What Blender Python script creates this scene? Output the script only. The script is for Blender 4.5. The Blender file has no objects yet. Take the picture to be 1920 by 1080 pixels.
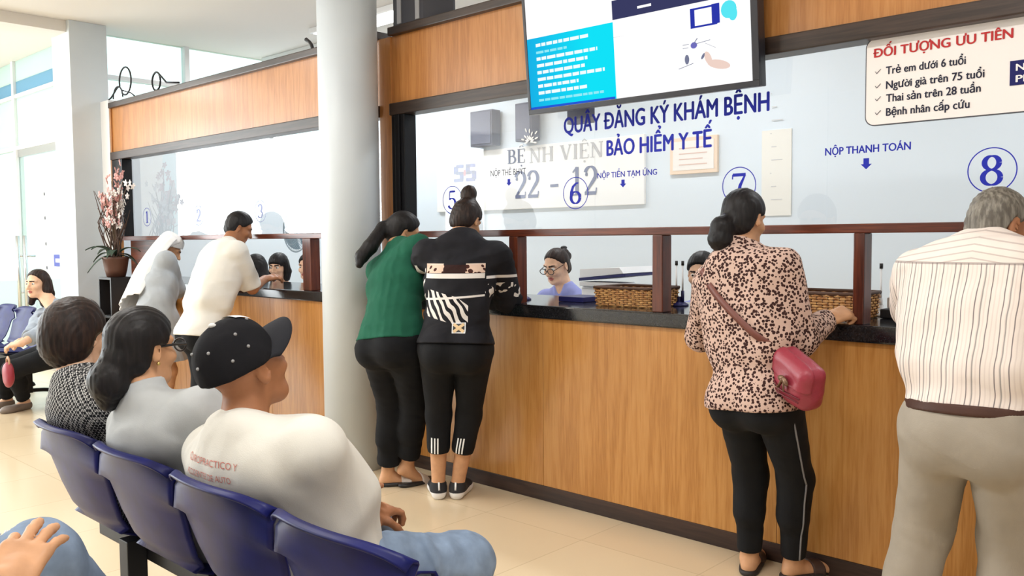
import bpy, bmesh, math, random
import numpy as np
from mathutils import Vector, Matrix
from concurrent.futures import ThreadPoolExecutor

# ------------------------------------------------------------------ camera
HC = 1.35                                   # eye height of the photographer
F_PX, YAW, PITCH, ROLL = 1636.8, 0.75299, 0.057134, -0.0082775
_fw = np.array([-math.sin(YAW)*math.cos(PITCH), math.cos(YAW)*math.cos(PITCH), -math.sin(PITCH)])
_r0 = np.cross(_fw, [0, 0, 1.0]); _r0 /= np.linalg.norm(_r0); _u0 = np.cross(_r0, _fw)
_rt = math.cos(ROLL)*_r0 + math.sin(ROLL)*_u0
_up = -math.sin(ROLL)*_r0 + math.cos(ROLL)*_u0
S = bpy.context.scene
COL = S.collection
cam_d = bpy.data.cameras.new('camera'); cam = bpy.data.objects.new('camera', cam_d); COL.objects.link(cam)
cam_d.sensor_fit = 'HORIZONTAL'; cam_d.sensor_width = 36.0; cam_d.lens = 36.0*F_PX/1920.0
cam_d.clip_start = 0.05; cam_d.clip_end = 200
_m = Matrix(((_rt[0], _up[0], -_fw[0], 0), (_rt[1], _up[1], -_fw[1], 0), (_rt[2], _up[2], -_fw[2], HC), (0, 0, 0, 1)))
cam.matrix_world = _m
S.camera = cam
def at(x, y, Y):
    """world point seen at photo pixel (x, y) at depth Y behind the camera wall line"""
    d = _fw + _rt*(x-960)/F_PX - _up*(y-540)/F_PX
    return np.array([0, 0, HC]) + d*(Y/d[1])
def at_z(x, y, Z):
    d = _fw + _rt*(x-960)/F_PX - _up*(y-540)/F_PX
    return np.array([0, 0, HC]) + d*((Z-HC)/d[2])

# ------------------------------------------------------------------ world, light, exposure
S.view_settings.view_transform = 'Standard'; S.view_settings.look = 'None'
S.view_settings.gamma = 1.0; S.view_settings.exposure = 0.0
S.view_settings.use_curve_mapping = False
W = bpy.data.worlds.new('daylight'); S.world = W; W.use_nodes = True
W.node_tree.nodes['Background'].inputs[0].default_value = (0.92, 0.97, 1.0, 1)
W.node_tree.nodes['Background'].inputs[1].default_value = 1.8
def area(name, loc, rot, sx, sy, power, col=(1, 1, 1)):
    l = bpy.data.lights.new(name, 'AREA'); l.shape = 'RECTANGLE'; l.size = sx; l.size_y = sy
    l.energy = power; l.color = col
    o = bpy.data.objects.new(name, l); COL.objects.link(o); o.location = loc; o.rotation_euler = rot
    return o
# daylight entering through the glazed end of the hall
area('window_daylight', (-11.85, -2.1, 1.75), (0, -math.pi/2, 0), 2.6, 6.1, 430, (0.93, 0.97, 1.0))
# unseen ceiling lamps added to light the hall, then the staff room; fittings below
LAMPS = [(-1.0, 1.2), (-4.2, 1.2), (-7.4, 1.2), (-10.4, 1.2), (1.4, 1.2), (-1.0, -1.0), (-4.2, -1.0), (-7.4, -1.0)]
LAMPS_STAFF = [(-0.6, 4.9), (-3.4, 4.9), (-6.4, 4.9), (-7.9, 5.3)]
CEIL = 3.32
LAMP_W, LAMP_STAFF_W = 33, 29

# ------------------------------------------------------------------ helpers: objects
def tag(o, label=None, cat=None, group=None, kind=None):
    if label: o['label'] = label
    if cat: o['category'] = cat
    if group: o['group'] = group
    if kind: o['kind'] = kind
    return o
def empty(name, loc=(0, 0, 0), rz=0.0, label=None, cat=None, group=None, kind=None):
    o = bpy.data.objects.new(name, None); COL.objects.link(o)
    o.location = loc; o.rotation_euler = (0, 0, rz); o.empty_display_size = 0.1
    return tag(o, label, cat, group, kind)
def link(name, me, mats, parent=None, smooth=False, keep_world=True):
    o = bpy.data.objects.new(name, me); COL.objects.link(o)
    for m in (mats if isinstance(mats, (list, tuple)) else [mats]):
        me.materials.append(m)
    if smooth and len(me.polygons):
        me.polygons.foreach_set('use_smooth', np.ones(len(me.polygons), dtype=bool))
    if parent is not None:
        o.parent = parent
        if keep_world:
            p = parent; M_ = Matrix.Identity(4); chain = []
            while p is not None: chain.append(p); p = p.parent
            for p in reversed(chain):
                M_ = M_ @ p.matrix_parent_inverse @ (Matrix.Translation(p.location) @ p.rotation_euler.to_matrix().to_4x4())
            o.matrix_parent_inverse = M_.inverted()
    return o
class MB:
    """collects shapes; build() links them as ONE mesh object"""
    def __init__(s): s.bm = bmesh.new()
    def box(s, x0, x1, y0, y1, z0, z1, bev=0.0, mat=None):
        r = bmesh.ops.create_cube(s.bm, size=1.0); vs = r['verts']
        for v in vs:
            v.co = Vector((x0+(v.co.x+.5)*(x1-x0), y0+(v.co.y+.5)*(y1-y0), z0+(v.co.z+.5)*(z1-z0)))
            if mat is not None: v.co = mat @ v.co
        if bev > 0:
            es = list({e for v in vs for e in v.link_edges})
            bmesh.ops.bevel(s.bm, geom=es, offset=bev, segments=2, affect='EDGES', profile=0.6)
        return s
    def bar(s, p, q, w, h=None, bev=0.0):
        p = Vector(p); q = Vector(q); h = h or w; d = q-p; L = d.length
        m = Matrix.Translation(p) @ d.to_track_quat('Z', 'Y').to_matrix().to_4x4()
        return s.box(-w/2, w/2, -h/2, h/2, 0, L, bev, m)
    def tube(s, pts, r, n=10, caps=True):
        pts = [Vector(p) for p in pts]; rs = r if isinstance(r, (list, tuple)) else [r]*len(pts)
        rings = []; nrm = None
        for i, p in enumerate(pts):
            t = (pts[min(i+1, len(pts)-1)]-pts[max(i-1, 0)]).normalized()
            if nrm is None:
                nrm = t.orthogonal().normalized()
            else:
                nrm = (nrm - t*nrm.dot(t)); nrm = nrm.normalized() if nrm.length > 1e-6 else t.orthogonal().normalized()
            b = t.cross(nrm)
            rings.append([s.bm.verts.new(p+(nrm*math.cos(a)+b*math.sin(a))*rs[i]) for a in [2*math.pi*k/n for k in range(n)]])
        for a, b in zip(rings[:-1], rings[1:]):
            for k in range(n):
                s.bm.faces.new((a[k], a[(k+1) % n], b[(k+1) % n], b[k]))
        if caps:
            s.bm.faces.new(list(reversed(rings[0]))); s.bm.faces.new(rings[-1])
        return s
    def lathe(s, prof, loc=(0, 0, 0), n=32, mat=None):
        rings = []; loc = Vector(loc)
        for r, z in prof:
            ring = []
            for k in range(n):
                a = 2*math.pi*k/n; c = Vector((r*math.cos(a), r*math.sin(a), z))
                if mat is not None: c = mat @ c
                ring.append(s.bm.verts.new(loc+c))
            rings.append(ring)
        for a, b in zip(rings[:-1], rings[1:]):
            for k in range(n): s.bm.faces.new((a[k], a[(k+1) % n], b[(k+1) % n], b[k]))
        s.bm.faces.new(list(reversed(rings[0]))); s.bm.faces.new(rings[-1])
        return s
    def ball(s, c, r, seg=16, ring=10, mat=None):
        rr = r if isinstance(r, (list, tuple)) else (r, r, r)
        res = bmesh.ops.create_uvsphere(s.bm, u_segments=seg, v_segments=ring, radius=1.0)
        for v in res['verts']:
            k = Vector((v.co.x*rr[0], v.co.y*rr[1], v.co.z*rr[2]))
            if mat is not None: k = mat @ k
            v.co = k+Vector(c)
        return s
    def prism(s, poly, ya, yb, plane='XZ'):
        """polygon in a plane, extruded along the third axis"""
        def P(a, b, t): return {'XZ': (a, t, b), 'XY': (a, b, t), 'YZ': (t, a, b)}[plane]
        A = [s.bm.verts.new(P(a, b, ya)) for a, b in poly]; B = [s.bm.verts.new(P(a, b, yb)) for a, b in poly]
        n = len(poly)
        for k in range(n): s.bm.faces.new((A[k], A[(k+1) % n], B[(k+1) % n], B[k]))
        s.bm.faces.new(list(reversed(A))); s.bm.faces.new(B)
        return s
    def grid(s, fn, nu, nv, thick=0.0):
        """surface fn(u, v), u and v in 0..1; thick gives it a second skin along the normal"""
        P = [[Vector(fn(i/nu, j/nv)) for j in range(nv+1)] for i in range(nu+1)]
        def nr(i, j):
            a = P[min(i+1, nu)][j]-P[max(i-1, 0)][j]; b = P[i][min(j+1, nv)]-P[i][max(j-1, 0)]
            c = a.cross(b); return c.normalized() if c.length > 1e-9 else Vector((0, 0, 1))
        A = [[s.bm.verts.new(P[i][j]) for j in range(nv+1)] for i in range(nu+1)]
        for i in range(nu):
            for j in range(nv): s.bm.faces.new((A[i][j], A[i+1][j], A[i+1][j+1], A[i][j+1]))
        if thick:
            B = [[s.bm.verts.new(P[i][j]-nr(i, j)*thick) for j in range(nv+1)] for i in range(nu+1)]
            for i in range(nu):
                for j in range(nv): s.bm.faces.new((B[i][j], B[i][j+1], B[i+1][j+1], B[i+1][j]))
            rim = [(i, 0) for i in range(nu+1)]+[(nu, j) for j in range(1, nv+1)]+[(i, nv) for i in range(nu-1, -1, -1)]+[(0, j) for j in range(nv-1, 0, -1)]
            for k in range(len(rim)):
                a = rim[k]; b = rim[(k+1) % len(rim)]
                s.bm.faces.new((A[a[0]][a[1]], B[a[0]][a[1]], B[b[0]][b[1]], A[b[0]][b[1]]))
        return s
    def build(s, name, mat, parent=None, smooth=False):
        bmesh.ops.recalc_face_normals(s.bm, faces=s.bm.faces[:])
        me = bpy.data.meshes.new(name); s.bm.to_mesh(me); s.bm.free()
        return link(name, me, mat, parent, smooth)

# ------------------------------------------------------------------ helpers: materials
def mat(name, col, rough=0.5, metal=0.0, spec=0.5, **k):
    m = bpy.data.materials.new(name); m.use_nodes = True
    b = m.node_tree.nodes['Principled BSDF']
    b.inputs['Base Color'].default_value = (*col, 1); b.inputs['Roughness'].default_value = rough
    b.inputs['Metallic'].default_value = metal; b.inputs['Specular IOR Level'].default_value = spec
    for key, v in k.items(): b.inputs[key.replace('_', ' ')].default_value = v
    return m
class NT:
    """small node-graph helper"""
    def __init__(s, m): s.t = m.node_tree; s.b = s.t.nodes['Principled BSDF']; s.m = m
    def n(s, typ, **k):
        x = s.t.nodes.new(typ)
        for a, v in k.items():
            if a.startswith('i_'): x.inputs[a[2:].replace('_', ' ')].default_value = v
            else: setattr(x, a, v)
        return x
    def l(s, a, b): s.t.links.new(a, b)
    def obj(s): return s.n('ShaderNodeTexCoord').outputs['Object']
    def mapping(s, v, scale=(1, 1, 1), rot=(0, 0, 0), loc=(0, 0, 0)):
        x = s.n('ShaderNodeMapping'); s.l(v, x.inputs[0])
        x.inputs['Scale'].default_value = scale; x.inputs['Rotation'].default_value = rot; x.inputs['Location'].default_value = loc
        return x.outputs[0]
    def noise(s, v, scale, detail=3, rough=0.5):
        x = s.n('ShaderNodeTexNoise'); s.l(v, x.inputs['Vector']); x.inputs['Scale'].default_value = scale
        x.inputs['Detail'].default_value = detail; x.inputs['Roughness'].default_value = rough
        return x.outputs['Fac']
    def ramp(s, f, stops, interp='LINEAR'):
        x = s.n('ShaderNodeValToRGB'); s.l(f, x.inputs[0]); e = x.color_ramp.elements; x.color_ramp.interpolation = interp
        while len(e) < len(stops): e.new(0.5)
        for q, (p, c) in zip(e, stops): q.position = p; q.color = (*c, 1) if len(c) == 3 else c
        return x.outputs[0]
    def math(s, op, a, b=None, c=None):
        x = s.n('ShaderNodeMath', operation=op)
        for i, v in enumerate((a, b, c)):
            if v is None: continue
            if isinstance(v, (int, float)): x.inputs[i].default_value = v
            else: s.l(v, x.inputs[i])
        return x.outputs[0]
    def mix(s, f, a, b):
        x = s.n('ShaderNodeMix', data_type='RGBA')
        if isinstance(f, (int, float)): x.inputs[0].default_value = f
        else: s.l(f, x.inputs[0])
        for v, i in ((a, 6), (b, 7)):
            if isinstance(v, tuple): x.inputs[i].default_value = (*v, 1)
            else: s.l(v, x.inputs[i])
        return x.outputs[2]
    def sep(s, v):
        x = s.n('ShaderNodeSeparateXYZ'); s.l(v, x.inputs[0]); return x.outputs
    def color(s, c): s.l(c, s.b.inputs['Base Color'])
    def bump(s, h, strength=0.2, dist=0.01):
        x = s.n('ShaderNodeBump'); s.l(h, x.inputs['Height']); x.inputs['Strength'].default_value = strength
        x.inputs['Distance'].default_value = dist; s.l(x.outputs[0], s.b.inputs['Normal'])
def lin(r, g, b):
    f = lambda c: (c/255/12.92) if c/255 <= 0.04045 else ((c/255+0.055)/1.055)**2.4
    return (f(r), f(g), f(b))
def cloth_bump(g, v, bump=.25):
    """soft creases plus a fine weave"""
    x = g.n('ShaderNodeTexNoise'); g.l(g.mapping(v, (1, 1, .75)), x.inputs['Vector']); x.inputs['Scale'].default_value = 4.5; x.inputs['Detail'].default_value = 1; x.inputs['Distortion'].default_value = .3
    r_ = g.math('ABSOLUTE', g.math('SUBTRACT', x.outputs['Fac'], .5))
    h = g.math('ADD', g.math('MULTIPLY', g.math('MINIMUM', g.math('MULTIPLY', r_, 4), .5), .2), g.math('ADD', g.math('MULTIPLY', g.noise(v, 420, 1), .05), g.math('MULTIPLY', g.noise(v, 14, 2), .3)))
    g.bump(h, min(1, bump*2.2), .011)
def cloth(name, col, rough=0.85, var=0.12, bump=0.25, scale=9):
    m = mat(name, col, rough, spec=0.2); g = NT(m); v = g.obj()
    n1 = g.noise(v, scale, 3); d = tuple(c*(1-var) for c in col); l_ = tuple(min(1, c*(1+var)) for c in col)
    g.color(g.ramp(n1, [(0.3, d), (0.7, l_)]))
    cloth_bump(g, v, bump)
    return m
def wood(name, dark, mid, light, axis='Z', scale=1.0, rough=0.35, coat=0.15):
    m = mat(name, mid, rough, spec=0.4, Coat_Weight=coat, Coat_Roughness=0.2); g = NT(m); v = g.obj()
    sc = {'Z': (9, 9, 0.55), 'X': (0.55, 9, 9)}[axis]; sc = tuple(q*scale for q in sc)
    v2 = g.mapping(v, sc)
    w = g.noise(v2, 1.1, 5, 0.62)
    ww = g.math('SINE', g.math('MULTIPLY', w, 34))
    f = g.noise(g.mapping(v, tuple(q*7 for q in sc)), 2.0, 3, 0.6)
    big = g.noise(g.mapping(v, tuple(q*.16 for q in sc)), 1.3, 2)
    h = g.math('ADD', g.math('ADD', g.math('MULTIPLY', ww, 0.11), g.math('MULTIPLY', f, 0.5)), g.math('MULTIPLY', big, 0.5))
    g.color(g.ramp(h, [(0.28, dark), (0.5, mid), (0.78, light)]))
    return m
def ink(name, col): return mat(name, col, 0.6, spec=0.2)

# ------------------------------------------------------------------ helpers: lettering
def _text(body, shear=0.0, space=1.0):
    c = bpy.data.curves.new('t', 'FONT'); c.body = body; c.size = 1.0; c.shear = shear
    c.space_character = space; c.resolution_u = 4
    o = bpy.data.objects.new('t', c); COL.objects.link(o)
    dg = bpy.context.evaluated_depsgraph_get()
    me = bpy.data.meshes.new_from_object(o.evaluated_get(dg))
    bpy.data.objects.remove(o); bpy.data.curves.remove(c)
    co = np.empty(len(me.vertices)*3); me.vertices.foreach_get('co', co)
    return me, co.reshape(-1, 3)
HORN = {'ơ': 'o', 'ợ': 'ọ', 'ờ': 'ò', 'ớ': 'ó', 'Ơ': 'O', 'Ợ': 'Ọ'}
def text_mesh(body, bold=0.0, shear=0.0, space=1.0):
    """letters as a flat mesh; the bar of Đ and the horn of ơ are added as strokes of their own"""
    plain = ''.join('D' if ch == 'Đ' else HORN.get(ch, ch) for ch in body)
    me, co = _text(plain, shear, space)
    if plain == body: return me, co
    V = co.tolist(); Fc = [tuple(p.vertices) for p in me.polygons]
    def quad(*p): n = len(V); V.extend([(x, y, 0.0) for x, y in p]); Fc.append((n, n+1, n+2, n+3))
    for i, ch in enumerate(body):
        if ch != 'Đ' and ch not in HORN: continue
        base = 'D' if ch == 'Đ' else ('O' if ch in 'ƠỢ' else 'o')
        m1, k1 = _text(plain[:i]+base, shear, space); m2, k2 = _text(base); r = k1[:, 0].max(); w = k2[:, 0].max()-k2[:, 0].min(); h = k2[:, 1].max()
        bpy.data.meshes.remove(m1); bpy.data.meshes.remove(m2)
        if ch == 'Đ': quad((r-w-.07, h*.46), (r-w*.5, h*.46), (r-w*.5, h*.46+.065), (r-w-.07, h*.46+.065))
        else: quad((r-.09, h*.86), (r-.02, h*.8), (r+.05, h*1.0), (r-.01, h*1.0)); quad((r-.01, h*1.0), (r+.05, h*1.0), (r+.055, h*1.14), (r-.005, h*1.14))
    m3 = bpy.data.meshes.new('t'); m3.from_pydata(V, [], Fc); bpy.data.meshes.remove(me)
    return m3, np.array(V)
CAP_H = None
def embolden(me, co, w):
    """thicken letters by laying shifted copies over each other"""
    sh = [(-w, 0), (w, 0), (0, -w*.5), (0, w*.5), (0, 0)]; n = len(co)
    fs = [tuple(p.vertices) for p in me.polygons]; C_ = np.concatenate([np.stack([co[:, 0]+a, co[:, 1]+b, np.full(n, .0002*(k+1))], 1) for k, (a, b) in enumerate(sh)])
    m2 = bpy.data.meshes.new('t'); m2.from_pydata(C_.tolist(), [], [tuple(i+k*n for i in f) for k in range(len(sh)) for f in fs]); bpy.data.meshes.remove(me)
    return m2, C_
def lettering(name, body, x0, x1, zb, cap, mats, parent, y, bold=0.02, rot=None, space=1.0):
    """flat lettering standing in an XZ plane facing -Y, fitted to x0..x1, baseline zb, capital height cap"""
    global CAP_H
    if CAP_H is None:
        _, k = text_mesh('H'); CAP_H = k[:, 1].max()-k[:, 1].min()
    me, co = text_mesh(body, 0.0, 0, space)
    if bold > 0: me, co = embolden(me, co, bold)
    a, b = co[:, 0].min(), co[:, 0].max()
    X = x0+(co[:, 0]-a)*(x1-x0)/(b-a); Z = zb+co[:, 1]*cap/CAP_H
    out = np.stack([X, y-(co[:, 2] if bold > 0 else 0*X), Z], 1)
    if rot is not None: out = out @ np.array(rot.to_3x3()).T + np.array(rot.translation)
    me.vertices.foreach_set('co', out.ravel()); me.update()
    return link(name, me, mats, parent)
# hand-drawn serif letters: strokes of (x0,y0,x1,y1,w0,w1) in a 1-high cell, plus arcs
def _stroke(bm, pts, ws, T):
    prev = None
    for i, (p, w) in enumerate(zip(pts, ws)):
        a = pts[max(i-1, 0)]; b = pts[min(i+1, len(pts)-1)]
        dx, dy = b[0]-a[0], b[1]-a[1]; L = math.hypot(dx, dy) or 1
        nx, ny = -dy/L*w/2, dx/L*w/2
        q = (bm.verts.new(T(p[0]+nx, p[1]+ny)), bm.verts.new(T(p[0]-nx, p[1]-ny)))
        if prev: bm.faces.new((prev[0], prev[1], q[1], q[0]))
        prev = q
def _arc(cx, cy, rx, ry, a0, a1, n=18): return [(cx+rx*math.cos(math.radians(a0+(a1-a0)*k/n)), cy+ry*math.sin(math.radians(a0+(a1-a0)*k/n))) for k in range(n+1)]
def _thk(pts, thin, thick):
    """stress: vertical strokes thick, horizontal ones thin"""
    o = []
    for i in range(len(pts)):
        a = pts[max(i-1, 0)]; b = pts[min(i+1, len(pts)-1)]; dx, dy = abs(b[0]-a[0]), abs(b[1]-a[1])
        o.append(thin+(thick-thin)*dy/(math.hypot(dx, dy) or 1))
    return o
def serif_glyph(ch):
    t, T_ = 0.05, 0.16; S_ = []
    def st(pts, ws=None): S_.append((pts, ws or _thk(pts, t, T_)))
    def ser(x, y, w=0.26): S_.append(([(x-w/2, y), (x+w/2, y)], [0.05, 0.05]))
    w = 0.62
    if ch == '1': st([(.32, 0), (.32, 1)]); st([(.12, .82), (.32, .98)], [.05, .1]); ser(.32, .025, .4); w = .6
    elif ch == '2':
        p = _arc(.3, .72, .24, .26, 165, -40); st(p); st([p[-1], (.06, .06)], [.15, .07]); S_.append(([(.04, .06), (.56, .06)], [.12, .12])); st([(.55, .05), (.58, .24)], [.05, .05])
        S_.append((_arc(.12, .72, .03, .03, 0, 360, 10), [.07]*11))
    elif ch == '3': st(_arc(.28, .74, .22, .24, 160, -80)); st(_arc(.28, .27, .26, .25, 85, -160))
    elif ch == '5': st([(.14, .95), (.52, .95)], [.11, .11]); st([(.14, .97), (.11, .52)], [.06, .06]); st(_arc(.28, .31, .25, .28, 130, -160))
    elif ch == '6': st(_arc(.31, .29, .24, .27, 0, 360, 28)); p = [(.07, .3), (.09, .55), (.18, .8), (.34, .95), (.48, .97)]; st(p, [.14, .15, .13, .09, .05])
    elif ch == '7': S_.append(([(.06, .93), (.58, .93)], [.13, .13])); st([(.56, .93), (.36, .5), (.27, 0)], [.07, .13, .17]); st([(.06, .95), (.05, .76)], [.05, .05])
    elif ch == '8': st(_arc(.3, .745, .2, .22, 0, 360, 28)); st(_arc(.3, .26, .24, .245, 0, 360, 28))
    elif ch == 'B': st([(.14, 0), (.14, 1)]); ser(.1, .025, .24); ser(.1, .975, .24); st([(.14, .97)]+_arc(.34, .75, .2, .22, 90, -90)+[(.14, .52)]); st([(.14, .52)]+_arc(.36, .27, .26, .245, 90, -90)+[(.14, .02)]); w = .72
    elif ch == 'E': st([(.14, 0), (.14, 1)]); ser(.32, .025, .58); ser(.32, .975, .58); st([(.14, .51), (.46, .51)]); st([(.6, .02), (.62, .24)], [.05, .05]); st([(.58, .98), (.6, .78)], [.05, .05]); st([(.46, .42), (.46, .6)], [.05, .05]); w = .72
    elif ch == 'N': st([(.12, 0), (.12, 1)], [.06, .06]); st([(.12, .97), (.66, .02)], [.15, .15]); st([(.68, 0), (.68, 1)], [.06, .06]); ser(.12, .025); ser(.68, .975); ser(.1, .975, .2); w = .86
    elif ch == 'H': st([(.14, 0), (.14, 1)]); st([(.66, 0), (.66, 1)]); st([(.14, .51), (.66, .51)]); [ser(a, b) for a in (.14, .66) for b in (.025, .975)]; w = .84
    elif ch == 'V': st([(.1, .98), (.4, .02)], [.15, .15]); st([(.4, .02), (.68, .98)], [.06, .06]); ser(.1, .975); ser(.68, .975, .22); w = .82
    elif ch == 'I': st([(.17, 0), (.17, 1)]); ser(.17, .025); ser(.17, .975); w = .38
    elif ch == '-': S_.append(([(.1, .4), (.5, .4)], [.1, .1]))
    elif ch == '^': st([(.0, 1.12), (.16, 1.26), (.32, 1.12)], [.05, .08, .05]); w = 0
    elif ch == '.': S_.append((_arc(.16, -.2, .035, .035, 0, 360, 10), [.07]*11)); w = 0
    else: w = .36
    return S_, w
def serif(name, body, x0, x1, zb, cap, m, parent, y):
    x = 0.0; items = []; marks = None
    for ch in body:
        S_, w = serif_glyph(ch)
        if ch in '^.':
            items.append((S_, marks)); continue
        items.append((S_, x)); marks = x+w/2-.16; x += w+0.05
    tot = x-0.05; bm = bmesh.new()
    for S_, ox in items:
        for kk, (pts, ws) in enumerate(S_):
            _stroke(bm, pts, ws, lambda a, b, ox=ox, kk=kk: (x0+(ox+a)/tot*(x1-x0), y-.0002*kk, zb+b*cap))
    me = bpy.data.meshes.new(name); bmesh.ops.recalc_face_normals(bm, faces=bm.faces[:]); bm.to_mesh(me); bm.free()
    return link(name, me, m, parent)
# ------------------------------------------------------------------ smooth solid modelling for bodies and clothing
f32 = np.float32
def smin(a, b, k):
    h = np.clip(0.5+0.5*(b-a)/k, 0, 1); return b+(a-b)*h-k*h*(1-h)
def smax(a, b, k): return -smin(-a, -b, k)
def rcone(a, b, ra, rb):
    a = np.asarray(a, float); b = np.asarray(b, float); ba = b-a; L2 = max(float(ba@ba), 1e-9)
    def f(P):
        pa = P-a.astype(f32); t = np.clip(pa@(ba/L2).astype(f32), 0, 1)
        q = pa-t[:, None]*ba.astype(f32); return np.sqrt((q*q).sum(1))-(ra+(rb-ra)*t)
    return f
def rchain(pts, rs, k=0.01):
    fs = [rcone(pts[i], pts[i+1], rs[i], rs[i+1]) for i in range(len(pts)-1)]
    def f(P):
        d = fs[0](P)
        for g in fs[1:]: d = smin(d, g(P), k)
        return d
    return f
def ell(c, r, R=None):
    c = np.asarray(c, f32); r = np.asarray(r, f32); Rm = None if R is None else np.asarray(R, f32)
    def f(P):
        q = P-c
        if Rm is not None: q = q@Rm
        q = q/r; k0 = np.sqrt((q*q).sum(1)); q = q/r; k1 = np.sqrt((q*q).sum(1))+1e-6
        return k0*(k0-1)/k1
    return f
def rbox(c, h, r, R=None):
    c = np.asarray(c, f32); h = np.asarray(h, f32)-f32(r); Rm = None if R is None else np.asarray(R, f32)
    def f(P):
        q = P-c
        if Rm is not None: q = q@Rm
        q = np.abs(q)-h
        return np.sqrt((np.maximum(q, 0)**2).sum(1))+np.minimum(q.max(1), 0)-r
    return f
def plane(o, n):
    o = np.asarray(o, float); n = np.asarray(n, float); n = n/np.linalg.norm(n); nn = n.astype(f32); oo = float(o@n)
    return lambda P: P@nn-f32(oo)
def cut(f, *pl, k=0.006):
    def g(P):
        d = f(P)
        for p in pl: d = smax(d, p(P), k)
        return d
    return g
def union(fs, k):
    def g(P):
        d = fs[0](P)
        for q in fs[1:]: d = smin(d, q(P), k)
        return d
    return g
def minus(f, g, k=0.006): return lambda P: smax(f(P), -g(P), k)
def grow(f, t): return lambda P: f(P)-f32(t)
def near(f, c, rad, rin):
    """evaluate f only inside a ball; outside a safe lower bound"""
    c = np.asarray(c, f32)
    def g(P):
        q = P-c; d = np.sqrt((q*q).sum(1)); o = (d-f32(rin)).astype(f32); m = d < rad
        if m.any(): o[m] = f(P[m])
        return o
    return g
def folds(f, amp, freq, seed=0, stretch=(1, 1, 1)):
    rng = np.random.RandomState(seed); ks = []
    for i in range(6):
        v = rng.normal(size=3)*np.asarray(stretch); v = v/np.linalg.norm(v)*freq*rng.uniform(.6, 1.7); ks.append((v.astype(f32), f32(rng.uniform(0, 6.28)), f32(1/(1+.35*i))))
    def g(P):
        d = f(P); m = np.abs(d) < 0.05
        if m.any():
            Q = P[m]; s = np.zeros(len(Q), f32); w = np.zeros(len(Q), f32)
            for i_, (v, ph, a) in enumerate(ks):
                w = np.sin(Q@v+ph+1.3*w); s += a*(w if i_ else .6*(1-2*np.abs(w)))
            d[m] = d[m]-f32(amp)*s*f32(0.45)
        return d
    return g
def mesh_sdf(fn, lo, hi, res, B=6):
    lo = np.asarray(lo, float)-2*res; hi = np.asarray(hi, float)+2*res
    nb = np.ceil((hi-lo)/res/B).astype(int)+1; N = nb*B
    bc = np.stack(np.meshgrid(*[lo[i]+(np.arange(nb[i])*B+(B-1)/2)*res for i in range(3)], indexing='ij'), -1).reshape(-1, 3).astype(f32)
    d = fn(bc).astype(f32); act = np.flatnonzero(np.abs(d) < .5*B*res*1.74*1.3+0.012)
    F = np.repeat(d[:, None], B**3, 1)
    off = np.stack(np.meshgrid(*[np.arange(B)-(B-1)/2]*3, indexing='ij'), -1).reshape(-1, 3).astype(f32)*f32(res)
    for s in range(0, len(act), 1500):
        a = act[s:s+1500]; P = (bc[a][:, None, :]+off[None]).reshape(-1, 3)
        F[a] = fn(P).reshape(len(a), -1)
    F = F.reshape(nb[0], nb[1], nb[2], B, B, B).transpose(0, 3, 1, 4, 2, 5).reshape(N)
    F = np.where(np.abs(F) < 1e-7, f32(1e-7), F)
    I = F < 0
    c = I[:-1, :-1, :-1].astype(np.int8)
    c = c+I[1:, :-1, :-1]+I[:-1, 1:, :-1]+I[:-1, :-1, 1:]+I[1:, 1:, :-1]+I[1:, :-1, 1:]+I[:-1, 1:, 1:]+I[1:, 1:, 1:]
    ci, cj, ck = np.nonzero((c > 0) & (c < 8))
    if len(ci) == 0: return np.zeros((0, 3)), np.zeros((0, 4), int)
    V8 = np.stack([F[ci+a, cj+b, ck+e] for a in (0, 1) for b in (0, 1) for e in (0, 1)], 1)
    cor = np.array([(a, b, e) for a in (0, 1) for b in (0, 1) for e in (0, 1)], f32)
    acc = np.zeros((len(ci), 3), f32); cnt = np.zeros(len(ci), f32)
    for p in range(8):
        for q in range(p+1, 8):
            if np.abs(cor[p]-cor[q]).sum() != 1: continue
            x, y = V8[:, p], V8[:, q]; m = (x < 0) != (y < 0)
            t = x[m]/(x[m]-y[m]); acc[m] += cor[p]+(cor[q]-cor[p])*t[:, None]; cnt[m] += 1
    vert = (np.stack([ci, cj, ck], 1)+acc/cnt[:, None])*res+lo
    idx = np.full(c.shape, -1, np.int32); idx[ci, cj, ck] = np.arange(len(ci))
    quads = []
    for ax in range(3):
        sl0 = [slice(None)]*3; sl1 = [slice(None)]*3; sl0[ax] = slice(0, -1); sl1[ax] = slice(1, None)
        e = I[tuple(sl0)] != I[tuple(sl1)]; g = np.stack(np.nonzero(e), 1)
        u, v = [(1, 2), (2, 0), (0, 1)][ax]
        ok = (g[:, u] > 0) & (g[:, v] > 0) & (g[:, u] < N[u]-1) & (g[:, v] < N[v]-1); g = g[ok]
        def at_(du, dv):
            h = g.copy(); h[:, u] += du; h[:, v] += dv; return idx[h[:, 0], h[:, 1], h[:, 2]]
        Q = np.stack([at_(-1, -1), at_(0, -1), at_(0, 0), at_(-1, 0)], 1)
        ins = I[g[:, 0], g[:, 1], g[:, 2]]
        Q[~ins] = Q[~ins][:, ::-1]; quads.append(Q)
    return vert, np.concatenate(quads)
JOBS = []
def solid(name, parent, fn, lo, hi, res, mats, matfn=None, label=None, post=None):
    JOBS.append((name, parent, fn, lo, hi, res, mats, matfn, label, post))
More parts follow.
